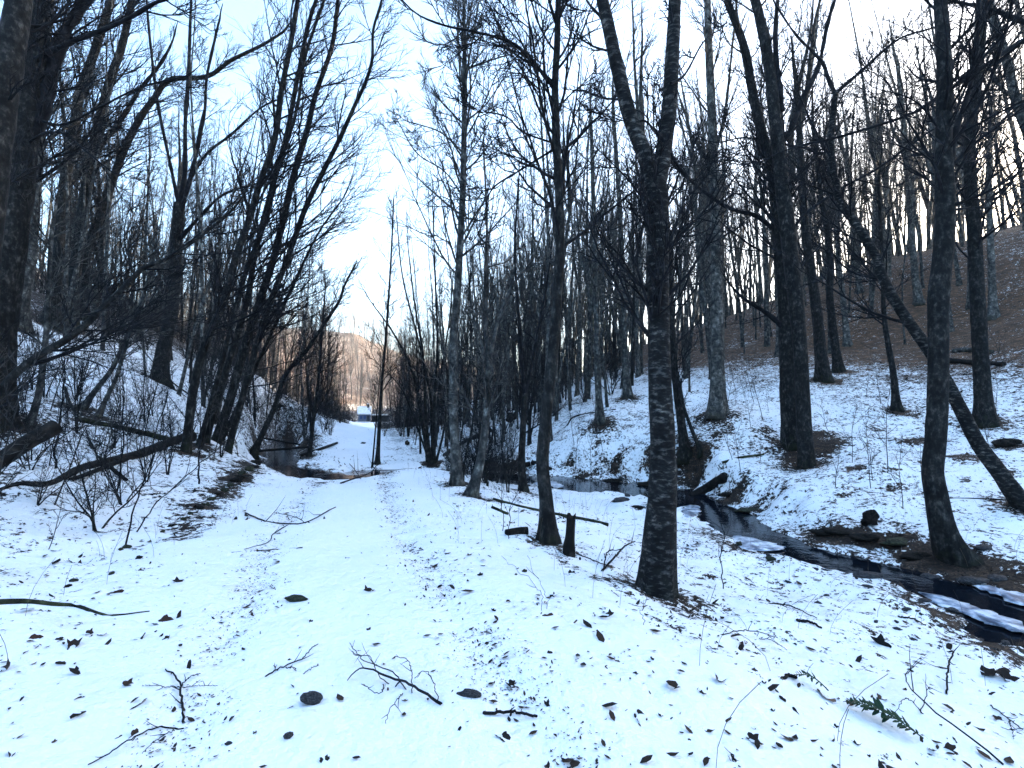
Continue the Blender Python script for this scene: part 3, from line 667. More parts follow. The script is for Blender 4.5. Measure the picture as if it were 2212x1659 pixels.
# ------------------------------------------------------------------ tree builders
def crown_of(mb, rg, L1, R1, bias, m2=7, m3=6, up=.10, k1=5):
    for P, R in zip(L1, R1):
        mb.add(*tubes(P, R, 4))
    P1 = [p for p in L1]; R1_ = [r for r in R1]
    for P, R in zip(P1, R1_):
        Q, S = sub(rg, P, R, m2, .10, .96, (18, 50), .58, 6, up * .6, .12, bias, .62, .0022, rmin=.005)
        mb.add(*tubes(Q, S, 3))
        if m3:
            Q3, S3 = sub(rg, Q, S, m3, .12, .95, (20, 52), .44, 3, up * .5, .16, bias, .7, .0018, rmin=.0034)
            mb.add(*tubes(Q3, S3, 3))

def path3(path, d0, d1, wpx):
    n = len(path)
    px = np.array([p[0] for p in path], float); py = np.array([p[1] for p in path], float)
    d = np.linspace(d0, d1, n)
    w_ = np.asarray(wpx, float) if len(wpx) == n else np.interp(np.linspace(0, 1, n), np.linspace(0, 1, len(wpx)), wpx)
    P = at(px, py, d)
    return P, w_ * d / F / 2

def extend(P, R, ext, rg, n=4):
    if ext <= 0: return P, R
    D = norm(P[-1] - P[-2]); Q = [P[-1]]
    for _ in range(n):
        D = norm(D + np.array([0, 0, .25]) + rg.normal(size=3) * .06); Q.append(Q[-1] + D * ext / n)
    return np.vstack([P, Q[1:]]), np.r_[R, np.linspace(R[-1], max(R[-1] * .25, .004), n + 1)[1:]]

def build_hero(h, idx):
    rg = rng_of(100 + idx)
    f = h['foot']; d0 = f[1]; d1 = d0 + h.get('d', .3)
    P, R = path3(h['path'], d0, d1, h['w'])
    P[0] = f
    if 'fixd' in h: P[0, 2] = f[2]
    P, R = extend(P, R, h.get('ext', 2), rg)
    tm = h.get('mat', 'bark_dark')
    root = empty(h['name'], f)
    tag(root, h['label'], 'tree')
    tb = MB()
    near = R[0] > .07 and d0 < 12
    trunk_mesh(tb, P, R, 20 if near else 12, h.get('step', .08 if near else .16), h.get('flare', 1.1), idx, .05)
    link('trunk', tb.mesh('trunk', f), tm, root)
    bias = h.get('bias', (0, 0, .15)); t0 = h.get('t0', .28)
    Pt = catmull(np.c_[P, R], 28)
    L1, R1 = [], []
    l1 = h.get('l1', 2.0)
    if h.get('n1', 0):
        Q, S = sub(rg, Pt[None, :, :3], Pt[None, :, 3], int(h['n1'] * 1.35), t0, .98, (22, 54), 0, 10, .065, .085, bias, .34, .0022, absl=l1 * 1.75)
        L1.append(Q); R1.append(S)
    cm = MB()
    for lp, w0, w1, dd in h.get('limbs', ()):
        y0 = np.interp(lp[0][1], [h['path'][-1][1], h['path'][0][1]], [d1, d0])
        LP, LR = path3(lp, y0, y0 + dd, (w0, w1))
        big = w0 * y0 / F > .06
        LP2, LR2 = extend(LP, LR, 1.2 if big else .5, rg, 3)
        X = catmull(np.c_[LP2, LR2], 26)
        if w0 > 14 and h.get('fork'):
            lb = MB(); trunk_mesh(lb, LP2, LR2, 16, .07, 0, idx + 50, .06, sink=0)
            link('limb', lb.mesh('limb', f), tm, root)
        else:
            cm.add(*tubes(X[None, :, :3], np.maximum(X[None, :, 3], .002) * (1 + .12 * rg.normal(size=(1, 26))), 8))
        q = h.get('m1', 9)
        Q, S = sub(rg, X[None, :, :3], np.maximum(X[None, :, 3], .003), q, .12, .97, (30, 65), 0, 10, .07, .1, bias, .5, .002, absl=min(l1 * .8, 1.9))
        L1.append(Q); R1.append(S)
    crown_of(cm, rg, L1, R1, bias, h.get('m2', 7), h.get('m3', 8))
    c = link('crown', cm.mesh('crown', f), 'twig' if tm in ('bark_dark', 'bark_birch') else 'twig_grey', root)
    tag(c, None, None, None, 'stuff')
    return root

def build_clump(c, idx):
    rg = rng_of(300 + idx)
    f = c['foot']; f2 = c['foot2']
    o = (f + f2) / 2; o[2] = float(gz(o[0], o[1]))
    root = tag(empty(c['name'], o), c['label'], 'tree')
    cm = MB(); L1, R1 = [], []
    for j, (lp, w0, w1, dd) in enumerate(c['stems']):
        g = ghit(*lp[0])
        if g is None or abs(g[1] - o[1]) > 2.5: g = at(*lp[0], o[1])
        P, R = path3(lp, g[1], g[1] + dd * 1.5, (w0 * .74, w1 * .74)); P[0, 2] = float(gz(P[0, 0], P[0, 1]))
        P, R = extend(P, R, 1.6, rg)
        tb = MB(); trunk_mesh(tb, P, R, 12, .14, .5, idx * 9 + j, .05)
        link('stem', tb.mesh('stem', o), 'bark_dark', root)
        Pt = catmull(np.c_[P, R], 28)
        Q, S = sub(rg, Pt[None, :, :3], Pt[None, :, 3], int(c['n1'] * 1.3), c['t0'], .98, (26, 62), 0, 11, .06, .09, c['bias'], .36, .002, absl=c['l1'] * 1.35)
        L1.append(Q); R1.append(S)
    crown_of(cm, rg, L1, R1, c['bias'], 7, 6)
    tag(link('crown', cm.mesh('crown', o), 'twig', root), None, None, None, 'stuff')

for k_, h in enumerate(HERO): build_hero(h, k_)
for k_, c in enumerate(CLUMP): build_clump(c, k_)

# ------------------------------------------------------------------ the woods behind: kinds of tree, copied one by one
def copy_tree(root, loc, rz, sc, lean=(0, 0)):
    r = root.copy(); COL.objects.link(r)
    r.location = loc; r.rotation_euler = (lean[0], lean[1], rz); r.scale = (sc, sc, sc)
    for ch in root.children:
        c = ch.copy(); COL.objects.link(c); c.parent = r
    return r

def make_forest(name, H, r0, seed, n1, l1, tmat, cmat, t0=.35, fork=0, m2=6, m3=5, wig=.05):
    rg = rng_of(seed)
    n = 8
    P = np.zeros((n, 3)); D = norm(np.array([rg.normal() * .03, rg.normal() * .03, 1]))
    for j in range(1, n):
        P[j] = P[j - 1] + D * H / (n - 1); D = norm(D + rg.normal(size=3) * [wig, wig, 0] + [0, 0, .08])
    R = r0 * (1 - np.linspace(0, .88, n))
    root = empty(name, (0, 0, 0))
    tb = MB(); trunk_mesh(tb, P, R, 9, .35, .7, seed, .05)
    link('trunk', tb.mesh('trunk'), tmat, root)
    cm = MB(); L1, R1 = [], []
    Pt = catmull(np.c_[P, R], 26)
    if fork:
        Q, S = sub(rg, Pt[None, :, :3], Pt[None, :, 3], fork, .3, .6, (14, 30), 0, 12, .10, .06, (0, 0, .1), .7, .004, absl=H * .5)
        S = S * 1.9
        cm.add(*tubes(Q, S, 6))
        Q2, S2 = sub(rg, Q, S, 8, .2, .97, (25, 55), .25, 8, .1, .11, (0, 0, .1), .45, .002)
        L1.append(Q2); R1.append(S2)
    Q, S = sub(rg, Pt[None, :, :3], Pt[None, :, 3], n1, t0, .98, (28, 62), 0, 9, .11, .10, (0, 0, .1), .42, .002, absl=l1)
    L1.append(Q); R1.append(S)
    crown_of(cm, rg, L1, R1, (0, 0, .1), m2, m3, k1=4)
    tag(link('crown', cm.mesh('crown'), cmat, root), None, None, None, 'stuff')
    return root

def make_shrub(name, H, seed, stems, cmat, spread=.35, m2=6, m3=5):
    rg = rng_of(seed)
    root = empty(name, (0, 0, 0))
    sm, cm = MB(), MB(); L1, R1 = [], []
    for j in range(stems):
        n = 7; P = np.zeros((n, 3)); P[0, :2] = rg.normal(size=2) * .05
        D = norm(np.r_[rg.normal(size=2) * spread, 1.0])
        hh = H * (.6 + .5 * rg.random())
        for q in range(1, n):
            P[q] = P[q - 1] + D * hh / (n - 1); D = norm(D + rg.normal(size=3) * .09 + [0, 0, .05])
        P[0, 2] -= .15
        R = np.linspace(.011 + .0055 * hh, .004, n)
        X = catmull(np.c_[P, R], 14)
        sm.add(*tubes(X[None, :, :3], X[None, :, 3], 6))
        Q, S = sub(rg, X[None, :, :3], X[None, :, 3], 11, .18, .97, (28, 60), 0, 8, .06, .13, (0, 0, .05), .5, .002, absl=hh * .27)
        L1.append(Q); R1.append(S)
    crown_of(cm, rg, L1, R1, (0, 0, .05), m2, m3, k1=4)
    link('stem', sm.mesh('stem'), 'bark_dark', root)
    tag(link('crown', cm.mesh('crown'), cmat, root), None, None, None, 'stuff')
    return root

TALL = [make_forest('forest_tree', 23, .18, 501, 24, 3.6, 'bark_grey', 'twig_grey', .38, 2), make_forest('forest_tree', 25, .21, 502, 22, 3.8, 'bark_pale', 'twig_grey', .42, 3),
        make_forest('forest_tree', 19, .12, 503, 30, 2.9, 'bark_grey', 'twig_grey', .3, 0), make_forest('forest_tree', 21, .14, 504, 26, 3.1, 'bark_dark', 'twig', .32, 2),
        make_forest('forest_tree', 16, .095, 505, 30, 2.6, 'bark_dark', 'twig', .25, 0, wig=.08), make_forest('forest_tree', 24, .17, 506, 22, 3.4, 'bark_pale', 'twig_grey', .5, 1),
        make_forest('forest_tree', 18, .07, 507, 22, 2.2, 'bark_grey', 'twig_grey', .35, 0), make_forest('forest_tree', 20, .085, 508, 20, 2.2, 'bark_grey', 'twig_grey', .4, 0, wig=.06)]
SHRUB = [make_shrub('young_thicket', 6.5, 601, 4, 'twig', .22), make_shrub('young_thicket', 5.0, 602, 5, 'twig_grey', .32), make_shrub('young_thicket', 7.5, 603, 3, 'twig', .18), make_shrub('young_thicket', 4.0, 604, 5, 'twig', .4)]

used = set()
def place(protos, j, x, y, sc, label, cat, group, rg, lean=.04):
    p = protos[j]; loc = (x, y, float(gz(x, y)) - .05); rz = rg.random() * 6.28; ln = tuple(rg.normal(size=2) * lean)
    if p.name not in used:
        used.add(p.name); p.location = loc; p.rotation_euler = (*ln, rz); p.scale = (sc,) * 3; r = p
    else:
        r = copy_tree(p, loc, rz, sc, ln)
    return tag(r, label, cat, group)

PLACED = []
KIND_OF = {0: 'grey', 1: 'pale', 2: 'thin grey', 3: 'dark', 4: 'thin dark', 5: 'slim pale', 6: 'pole-thin grey', 7: 'very slim grey'}
LMARK = [(20, 'the massive trunk'), (135, 'the leaning trunk pair'), (375, 'the three-stemmed tree'), (520, 'the leaning clump'), (700, 'the twiggy bank tree'), (830, 'the bare pole tree'),
         (915, 'the fan of stems'), (983, 'the straight grey tree'), (1055, 'the crooked grey tree'), (1130, 'the small forked tree'), (1190, 'the slender dark tree'), (1290, 'the slim pale tree'), (1425, 'the nearest birch'),
         (1549, 'the tall pale trunk'), (1715, 'the big double trunk'), (1920, 'the footed stem'), (2027, 'the curved dark trunk'), (2115, 'the right-edge trunk')]
ORD = ['nearest', 'second nearest', 'third nearest', 'fourth nearest', 'fifth nearest', 'sixth nearest', 'seventh nearest', 'eighth nearest']
def name_by_place(items, where, noun):
    """labels from kind, nearest landmark tree, side of it and order of distance"""
    sets = {}
    for o, kind in items:
        x, y, z = o.location
        px, _ = proj(x, y, z)
        j = int(np.argmin([abs(px - a) for a, _ in LMARK]))
        side = 'left' if px < LMARK[j][0] else 'right'
        sets.setdefault((kind, j, side), []).append((y, o))
    for (kind, j, side), l in sets.items():
        l.sort(key=lambda q: q[0])
        for n_, (y, o) in enumerate(l):
            tail = '' if len(l) == 1 else (', ' + ORD[n_] if n_ < len(ORD) else ', far behind')
            o['label'] = f'{kind} {noun} {where} just {side} of {LMARK[j][1]}{tail}'.strip()

def proj(x, y, z):
    c, s = math.cos(PITCH), math.sin(PITCH)
    dy = y; dz = z - CAM[2]
    fw = dy * c + dz * s; up_ = -dy * s + dz * c
    return CX + F * x / np.maximum(fw, .1), CY - F * up_ / np.maximum(fw, .1)

def scatter(n, box, rg, keep, mind, seeds=()):
    """points in box (x0,x1,y0,y1) kept by keep(x,y,z,px,py), at least mind apart"""
    out = list(seeds); got = []
    tries = 0
    while len(got) < n and tries < 60:
        tries += 1
        x = rg.uniform(box[0], box[1], 400); y = rg.uniform(box[2], box[3], 400); z = gz(x, y)
        px, py = proj(x, y, z)
        ok = keep(x, y, z, px, py)
        rd = seg_dist(x, y, ROAD)[0]; cd = seg_dist(x, y, CREEK)[0]
        ok &= (rd > 3.0) & (cd > 1.4)
        for a, b_ in zip(x[ok], y[ok]):
            if len(got) >= n: break
            if all((a - c[0]) ** 2 + (b_ - c[1]) ** 2 > mind * mind for c in out):
                out.append((a, b_)); got.append((a, b_))
    return got

rg = rng_of(77)
feet = [tuple(h['foot'][:2]) for h in HERO]
inview = lambda px: (px > -150) & (px < 2360)
# right hillside
zone = scatter(115, (-6, 60, 21, 66), rg, lambda x, y, z, px, py: inview(px) & (px > 1130) & (y > 21 + .12 * x) & ~((px > 1560) & (y < 26)), 1.7, feet)
got = []
for x, y in zone:
    j = int(rg.choice(8, p=[.2, .2, .12, .06, .06, .16, .14, .06]))
    got.append((place(TALL, j, x, y, rg.uniform(.75, 1.15), None, 'tree', 'bare trees on the right hillside', rg), KIND_OF[j]))
name_by_place(got, 'on right hillside', 'tree')
# left bank wood
zl = scatter(95, (-55, -9, 15, 75), rg, lambda x, y, z, px, py: inview(px) & (px < 720) & (y > 15.5) & (x < -9 - .0 * y) & ~((px > 520) & (y < 24)) & (px < 640 + y), 1.6, feet)
got = []
for x, y in zl:
    j = int(rg.choice(8, p=[.16, .04, .16, .24, .16, .04, .08, .12]))
    got.append((place(TALL, j, x, y, rg.uniform(.55, .9), None, 'tree', 'bare trees in the left wood', rg, .07), KIND_OF[j]))
name_by_place(got, 'in left wood', 'tree')
# middle of the valley, both sides of the track
zm = scatter(70, (-32, 8, 22, 90), rg, lambda x, y, z, px, py: (px > 700) & (px < 1260) & ((px > 880) | (y > 60)) & (px > 850), 1.5, feet)
got = []
for x, y in zm:
    j = int(rg.choice(8, p=[.1, .05, .2, .2, .2, .05, .1, .1]))
    got.append((place(TALL, j, x, y, rg.uniform(.38, .62), None, 'tree', 'bare trees in the middle of the valley', rg), KIND_OF[j]))
name_by_place(got, 'beyond stream bend', 'tree')
# thickets
zt = scatter(80, (-40, -8, 14, 60), rg, lambda x, y, z, px, py: inview(px) & (px < 760) & (py > 620) & ~((y < 17) & (px < 380)), 1.1, feet)
KIND_S = {0: 'tall four-stemmed', 1: 'grey bushy', 2: 'tallest three-stemmed', 3: 'low spreading'}
got = []
for x, y in zt:
    j = int(rg.integers(4))
    got.append((place(SHRUB, j, x, y, rg.uniform(.6, 1.1), None, 'shrub', 'thickets on the left bank', rg), KIND_S[j]))
name_by_place(got, 'on left bank', 'thicket')
zt = scatter(75, (-22, 9, 19, 60), rg, lambda x, y, z, px, py: (px > 845) & (px < 1330) & ((px < 1190) | (y > 24)), 1.0, feet)
got = []
for x, y in zt:
    j = int(rg.integers(4))
    got.append((place(SHRUB, j, x, y, rg.uniform(.55, 1.0), None, 'shrub', 'thickets beyond the stream bend', rg), KIND_S[j]))
name_by_place(got, 'beyond stream bend', 'thicket')

# low brush on the near left slope and the stream bend
zb = scatter(34, (-14, -4.6, 5.5, 14), rg, lambda x, y, z, px, py: inview(px) & (px < 500), .7, feet)
got = []
for x, y in zb:
    j = int(rg.integers(4))
    got.append((place(SHRUB, j, x, y, rg.uniform(.22, .42), None, 'shrub', 'low brush on the near left slope', rg, .12), KIND_S[j]))
name_by_place(got, 'on near slope', 'brush')
zb = scatter(22, (-7, 0, 12.5, 21), rg, lambda x, y, z, px, py: (px > 800) & (px < 1130), .6, feet)
got = []
for x, y in zb:
    j = int(rg.integers(4))
    got.append((place(SHRUB, j, x, y, rg.uniform(.3, .5), None, 'shrub', 'low brush at the stream bend', rg, .1), KIND_S[j]))
name_by_place(got, 'at stream bend', 'brush')
# ---- the far wood nobody could count: one mass
def mass(name, label, pts, kinds, rg, smin, smax, protos):
    """one wood too far or too dense to count: the tree kinds above, set on points"""
    n = len(pts); x = np.array([p[0] for p in pts]); y = np.array([p[1] for p in pts])
    me = bpy.data.meshes.new(name); me.vertices.add(n)
    me.vertices.foreach_set('co', np.stack([x, y, gz(x, y) - .08], -1).astype(np.float32).ravel())
    for nm, typ, dat in (('turn', 'FLOAT_VECTOR', np.c_[rg.normal(size=(n, 2)) * .05, rg.random(n) * 6.28]), ('size', 'FLOAT', rg.uniform(smin, smax, n)), ('sort', 'INT', rg.integers(0, len(kinds), n))):
        a = me.attributes.new(nm, typ, 'POINT')
        a.data.foreach_set('vector' if typ == 'FLOAT_VECTOR' else 'value', np.asarray(dat, np.int32 if typ == 'INT' else np.float32).ravel())
    o = link(name, me); tag(o, label, 'trees', None, 'stuff')
    g = bpy.data.node_groups.new(name, 'GeometryNodeTree')
    g.interface.new_socket('Geometry', in_out='INPUT', socket_type='NodeSocketGeometry'); g.interface.new_socket('Geometry', in_out='OUTPUT', socket_type='NodeSocketGeometry')
    N, L = g.nodes, g.links
    gi, go = N.new('NodeGroupInput'), N.new('NodeGroupOutput')
    allj = N.new('GeometryNodeJoinGeometry')
    for k in kinds:
        jn = N.new('GeometryNodeJoinGeometry')
        for ch in protos[k].children:
            oi = N.new('GeometryNodeObjectInfo'); oi.transform_space = 'ORIGINAL'; oi.inputs['Object'].default_value = ch; oi.inputs['As Instance'].default_value = True
            L.new(oi.outputs['Geometry'], jn.inputs[0])
        ti = N.new('GeometryNodeGeometryToInstance'); L.new(jn.outputs[0], ti.inputs[0]); L.new(ti.outputs[0], allj.inputs[0])
    ip = N.new('GeometryNodeInstanceOnPoints'); ip.inputs['Pick Instance'].default_value = True
    L.new(gi.outputs[0], ip.inputs['Points']); L.new(allj.outputs[0], ip.inputs['Instance'])
    for nm, typ, sock in (('turn', 'FLOAT_VECTOR', 'Rotation'), ('size', 'FLOAT', 'Scale'), ('sort', 'INT', 'Instance Index')):
        na = N.new('GeometryNodeInputNamedAttribute'); na.data_type = typ; na.inputs['Name'].default_value = nm
        L.new(na.outputs['Attribute'], ip.inputs[sock])
    L.new(ip.outputs[0], go.inputs[0])
    md = o.modifiers.new('wood', 'NODES'); md.node_group = g
rg = rng_of(88)
pts = scatter(340, (-4, 120, 46, 120), rg, lambda x, y, z, px, py: inview(px) & (px > 1050), 2.0, zone)
mass('ridge_wood', 'mass of thin bare trees along the bright ridge on the right', pts, [0, 1, 2, 5, 6], rg, .7, 1.1, TALL)
pts = scatter(290, (-8, 52, 22, 62), rg, lambda x, y, z, px, py: (px > 1000) & (px < 2250) & (y > 22 + .12 * x) & ((px < 1500) | (y > 32)), .75, zone)
mass('hillside_poles', 'many slim grey pole trees crowding the right hillside', pts, [2, 6, 6, 7], rg, .7, 1.15, TALL)
pts = scatter(120, (-40, -9, 16, 60), rg, lambda x, y, z, px, py: inview(px) & (px < 740), .9, zl)
mass('left_poles', 'many slim dark pole trees crowding the left bank', pts, [4, 6, 7, 7], rg, .6, 1.0, TALL)
pts = scatter(170, (-24, 6, 22, 60), rg, lambda x, y, z, px, py: (px > 840) & (px < 1200), .8, zm)
mass('valley_poles', 'many slim dark pole trees beyond the stream bend', pts, [4, 6, 7, 7], rg, .5, .8, TALL)
yy = rg.uniform(25, 88, 150); rr_ = np.array(ROAD); xx = np.interp(yy, rr_[:, 1], rr_[:, 0]) + np.where(rg.random(150) < .6, -1, 1) * rg.uniform(1.7, 8, 150)
cdd = seg_dist(xx, yy, CREEK)[0]
mass('track_thicket', 'low bare thicket crowding both edges of the far track', [(a, b) for a, b, d_ in zip(xx, yy, cdd) if d_ > 1.2], [0, 1, 2, 3], rg, .3, .7, SHRUB)
pts = scatter(300, (-110, -12, 24, 130), rg, lambda x, y, z, px, py: (px > -250) & (px < 790) & (x < -11.5 - .32 * (y - 24)), 1.6, zl)
mass('left_wood', 'mass of dark bare trees filling the slope behind the left bank', pts, [0, 3, 4, 7], rg, .4, .7, TALL)
pts = scatter(260, (-48, 12, 48, 180), rg, lambda x, y, z, px, py: (px > 700) & (px < 1250) & ~((px > 752) & (px < 842) & (y < 92)), 2.0)
mass('valley_wood', 'mass of bare trees closing the far end of the valley', pts, [3, 4, 7, 2], rg, .3, .55, TALL)
pts = scatter(900, (-210, 90, 150, 345), rg, lambda x, y, z, px, py: (px > 350) & (px < 1350), 2.0)
mass('far_hill_wood', 'bare wood on the far sunlit hill', pts, [0, 1, 2, 5], rg, .55, .95, TALL)

# ------------------------------------------------------------------ cabin at the end of the valley
def box_mb(mb, x0, x1, y0, y1, z0, z1):
    V = [(x, y, z) for z in (z0, z1) for y in (y0, y1) for x in (x0, x1)]
    mb.add(V, [(0, 2, 3, 1), (4, 5, 7, 6), (0, 1, 5, 4), (2, 6, 7, 3), (0, 4, 6, 2), (1, 3, 7, 5)])
    return mb
def boxo(name, mat_, parent, *b, lab=None):
    o = link(name, box_mb(MB(), *b).mesh(name, None, False), mat_, parent)
    if lab: o['label'] = lab
    return o
def gable(name, mat_, parent, x0, x1, y0, y1, z0, z1, th=.25):
    ym = (y0 + y1) / 2; mb = MB()
    for ya, yb in ((y0, ym), (y1, ym)):
        V = [(x, y, z) for x in (x0, x1) for y, z in ((ya, z0), (ya, z0 + th), (yb, z1), (yb, z1 + th))]
        mb.add(V, [(0, 1, 5, 4), (0, 4, 6, 2), (1, 3, 7, 5), (2, 6, 7, 3), (0, 2, 3, 1), (4, 5, 7, 6)])
    return link(name, mb.mesh(name, None, False), mat_, parent)
cpos = at(788, 926, 92.0); cpos[2] = float(gz(cpos[0], cpos[1]))
cab = empty('cabin', cpos); cab.rotation_euler = (0, 0, radians(14)); cab.scale = (.72, .72, .72)
tag(cab, 'small dark cabin with snow covered roofs at the end of the track', 'cabin')
wl_ = boxo('wall', 'cabin_wall', cab, -1.6, 1.4, -2, 2, -.4, 2.3)
for xw in (-1.25, -.35): 
    wn = boxo('window', 'cabin_wall', cab, xw, xw + .75, -2.06, -1.98, 1.0, 2.0); boxo('pane', 'cabin_glass', wn, xw + .06, xw + .69, -2.09, -2.065, 1.06, 1.94)
dr = boxo('door', 'cabin_dark', cab, .5, 1.25, -2.06, -1.98, 0, 1.95); boxo('handle', 'cabin_glass', dr, .58, .64, -2.1, -2.065, .9, 1.0)
gable('roof', 'snow', cab, -1.9, 1.6, -2.5, 2.5, 2.25, 4.2)
boxo('chimney', 'cabin_dark', cab, .5, 1.0, -.5, 0, 3.6, 5.0)
boxo('chimney_snow', 'snow', cab, .42, 1.08, -.58, .08, 5.0, 5.2)
boxo('lean_to_roof', 'snow', cab, 1.65, 6.2, -2.6, 2.2, 2.05, 2.35)
boxo('lean_to_back', 'cabin_dark', cab, 1.65, 6.0, 1.8, 2.0, -.4, 2.05)
for xp in (1.8, 3.3, 4.8, 5.95): boxo('post', 'cabin_dark', cab, xp, xp + .14, -2.45, -2.3, -.4, 2.05)
boxo('porch', 'cabin_dark', cab, -5.2, 1.4, -4.6, -2.1, -.4, .15)
boxo('porch_snow', 'snow', cab, -5.3, 1.4, -4.7, -2.1, .15, .38)

# ------------------------------------------------------------------ a pine on the hillside
def make_pine(px, py, d, H, label):
    f = at(px, py, d); f[2] = float(gz(f[0], f[1])); rg = rng_of(int(px))
    root = tag(empty('pine_tree', f), label, 'tree')
    P = np.array([[0, 0, -.2], [.05, 0, H * .35], [0, .08, H * .7], [0.05, 0, H]]); R = np.array([.17, .13, .08, .02])
    tb = MB(); trunk_mesh(tb, P, R, 9, .4, .5, 5); link('trunk', tb.mesh('trunk'), 'bark_grey', root)
    X_ = catmull(np.c_[P, R], 24); cm = MB()
    Q, S = sub(rg, X_[None, :, :3], X_[None, :, 3], 46, .3, .98, (62, 85), 0, 7, .04, .06, (0, 0, 0), .4, .004, absl=2.3, taper_t=.75)
    cm.add(*tubes(Q, S, 4)); link('branches', cm.mesh('branches'), 'twig_grey', root)['kind'] = 'stuff'
    B = Q[:, 2:].reshape(-1, 3); B = np.repeat(B, 26, 0) + rg.normal(size=(len(B) * 26, 3)) * [.22, .22, .12]
    D1 = norm(rg.normal(size=B.shape) + [0, 0, .5]) * .2; D2 = norm(np.cross(D1, rg.normal(size=B.shape))) * .016
    V = np.stack([B - D2, B + D2, B + D1], 1).reshape(-1, 3)
    link('needles', MB().add(V, None, np.arange(len(V)).reshape(-1, 3)).mesh('needles'), 'needles', root)['kind'] = 'stuff'
make_pine(1300, 800, 44, 11.5, 'soft green pine glowing among bare trees left of the nearest birch')

# ------------------------------------------------------------------ logs, stump, stones
def log(path, w0, w1, label, m_='log_wood', name='fallen_log', depth=None, lift=.5, subs=(), cat='log'):
    n = len(path)
    if depth is None:
        P = np.array([ghit(*p) for p in path])
    else:
        P = np.array([at(px, py, d) for (px, py), d in zip(path, np.linspace(depth[0], depth[1], n))])
    R = np.linspace(w0, w1, n) * P[:, 1] / F / 2
    if depth is None: P[:, 2] = gz(P[:, 0], P[:, 1]) + R * lift
    o = P.mean(0); mb = MB()
    trunk_mesh(mb, P, R, 12, .07, 0, int(abs(path[0][0])) + 3, .09, sink=0)
    for sp, a, b_ in subs:
        S = np.array([ghit(*p) for p in sp]); r_ = np.linspace(a, b_, len(sp)) * S[:, 1] / F / 2; S[:, 2] = gz(S[:, 0], S[:, 1]) + r_ * .6
        X_ = catmull(np.c_[S, r_], 16); mb.add(*tubes(X_[None, :, :3], X_[None, :, 3], 7))
    return tag(link(name, mb.mesh(name, o), m_, None, o), label, cat)
log([(-70, 1045), (0, 996), (60, 955), (122, 920)], 34, 30, 'thick black broken log sticking up at the left edge', depth=(5.6, 6.4), cat='log')
log([(0, 1062), (43, 1050), (110, 1046), (183, 1013), (283, 990), (350, 968), (412, 950)], 7, 24, 'long dark log lying from the left edge to the leaning clump', subs=[([(150, 1042), (200, 1025), (250, 1003), (300, 988)], 9, 10)])
log([(170, 910), (267, 930), (320, 943), (365, 955)], 13, 12, 'mossy log lying on the left slope behind the long dark log', 'log_moss')
log([(140, 838), (153, 876), (200, 970), (227, 1000), (272, 1042)], 5, 8, 'thin dark pole lying down the left slope across the long log')
log([(-10, 1305), (53, 1303), (117, 1309), (167, 1313), (233, 1333), (323, 1322)], 15, 3, 'mossy crooked stick half buried in snow at the left edge', 'log_moss', 'fallen_stick', lift=.2, cat='stick')
log([(1066, 1080), (1122, 1095), (1172, 1107), (1215, 1116), (1268, 1126), (1314, 1137)], 6, 9, 'long thin log lying behind the broken post', 'log_moss')
log([(1094, 1157), (1118, 1153), (1140, 1152)], 15, 17, 'short chunk of dark log left of the slender dark tree')
log([(1062, 1099), (1085, 1108), (1098, 1113)], 7, 6, 'short mossy stick in the snow above the log chunk', 'log_moss', 'fallen_stick', cat='stick')
log([(560, 974), (610, 970), (668, 966)], 6, 4, 'dark log lying across the stream on the left', depth=(22, 22.5))
log([(563, 945), (600, 952), (647, 960)], 4, 4, 'thin log slanting over the stream behind the crossing log', depth=(23.5, 23.5))
log([(650, 985), (690, 972), (728, 958)], 8, 5, 'snowy log at the foot of the twiggy bank tree')
log([(1494, 1080), (1530, 1062), (1568, 1042)], 16, 22, 'thick black log jutting from the far stream bank right of the birch', lift=.8)
log([(1560, 1000), (1600, 990), (1650, 984)], 6, 4, 'mossy stick on the far slope left of the double trunk', 'log_moss', 'fallen_stick', cat='stick')
log([(2040, 782), (2090, 786), (2168, 790)], 14, 12, 'fallen log at the snow edge behind the curved dark trunk', 'log_wood')
log([(2060, 762), (2100, 760), (2140, 764)], 12, 14, 'grey rock-like log end above the fallen log at the snow edge', 'bark_grey')
log([(2045, 1078), (2110, 1078), (2170, 1081), (2200, 1084)], 3, 2, 'thin straight pole lying between the curved trunk and the leaning tree', 'twig', 'fallen_stick', cat='stick')
log([(1225, 920), (1245, 900), (1330, 885)], 4, 3, 'small dark stick on the middle slope', 'log_wood', 'fallen_stick', cat='stick')
log([(960, 985), (985, 968), (1020, 950), (1060, 932)], 8, 12, 'dark log slanting up the bank behind the tall straight grey tree')
log([(1018, 1022), (1060, 1018), (1110, 1014), (1145, 1010)], 12, 10, 'black undercut log along the far stream edge behind the crooked tree')
log([(1150, 1004), (1170, 1008), (1190, 1016)], 10, 8, 'short black log on the far stream edge beside the slender dark tree')

def post():
    f = ghit(1229, 1201); P = np.array([f + [0, 0, -.15], f + [0, 0, .1], at(1230, 1165, f[1]), at(1232, 1130, f[1]), at(1233, 1112, f[1])])
    R = np.array([27, 24, 19, 18, 19]) * f[1] / F / 2
    mb = MB(); trunk_mesh(mb, P, R, 12, .05, 0, 71, .14, sink=0)
    V = mb.v[0].reshape(-1, 12, 3); rg = rng_of(5)
    V[-1, :, 2] += rg.uniform(-.06, .03, 12); V[-2, :, 2] += rg.uniform(-.02, .01, 12)
    mb.v[1] = mb.v[1] - [[0, 0, .07]]
    tag(link('broken_stump', mb.mesh('broken_stump', f), 'log_wood', None, f), 'short broken post-like stump with a jagged top on the track shoulder', 'stump')
    BASES.append((f[0], f[1], .2))
post()

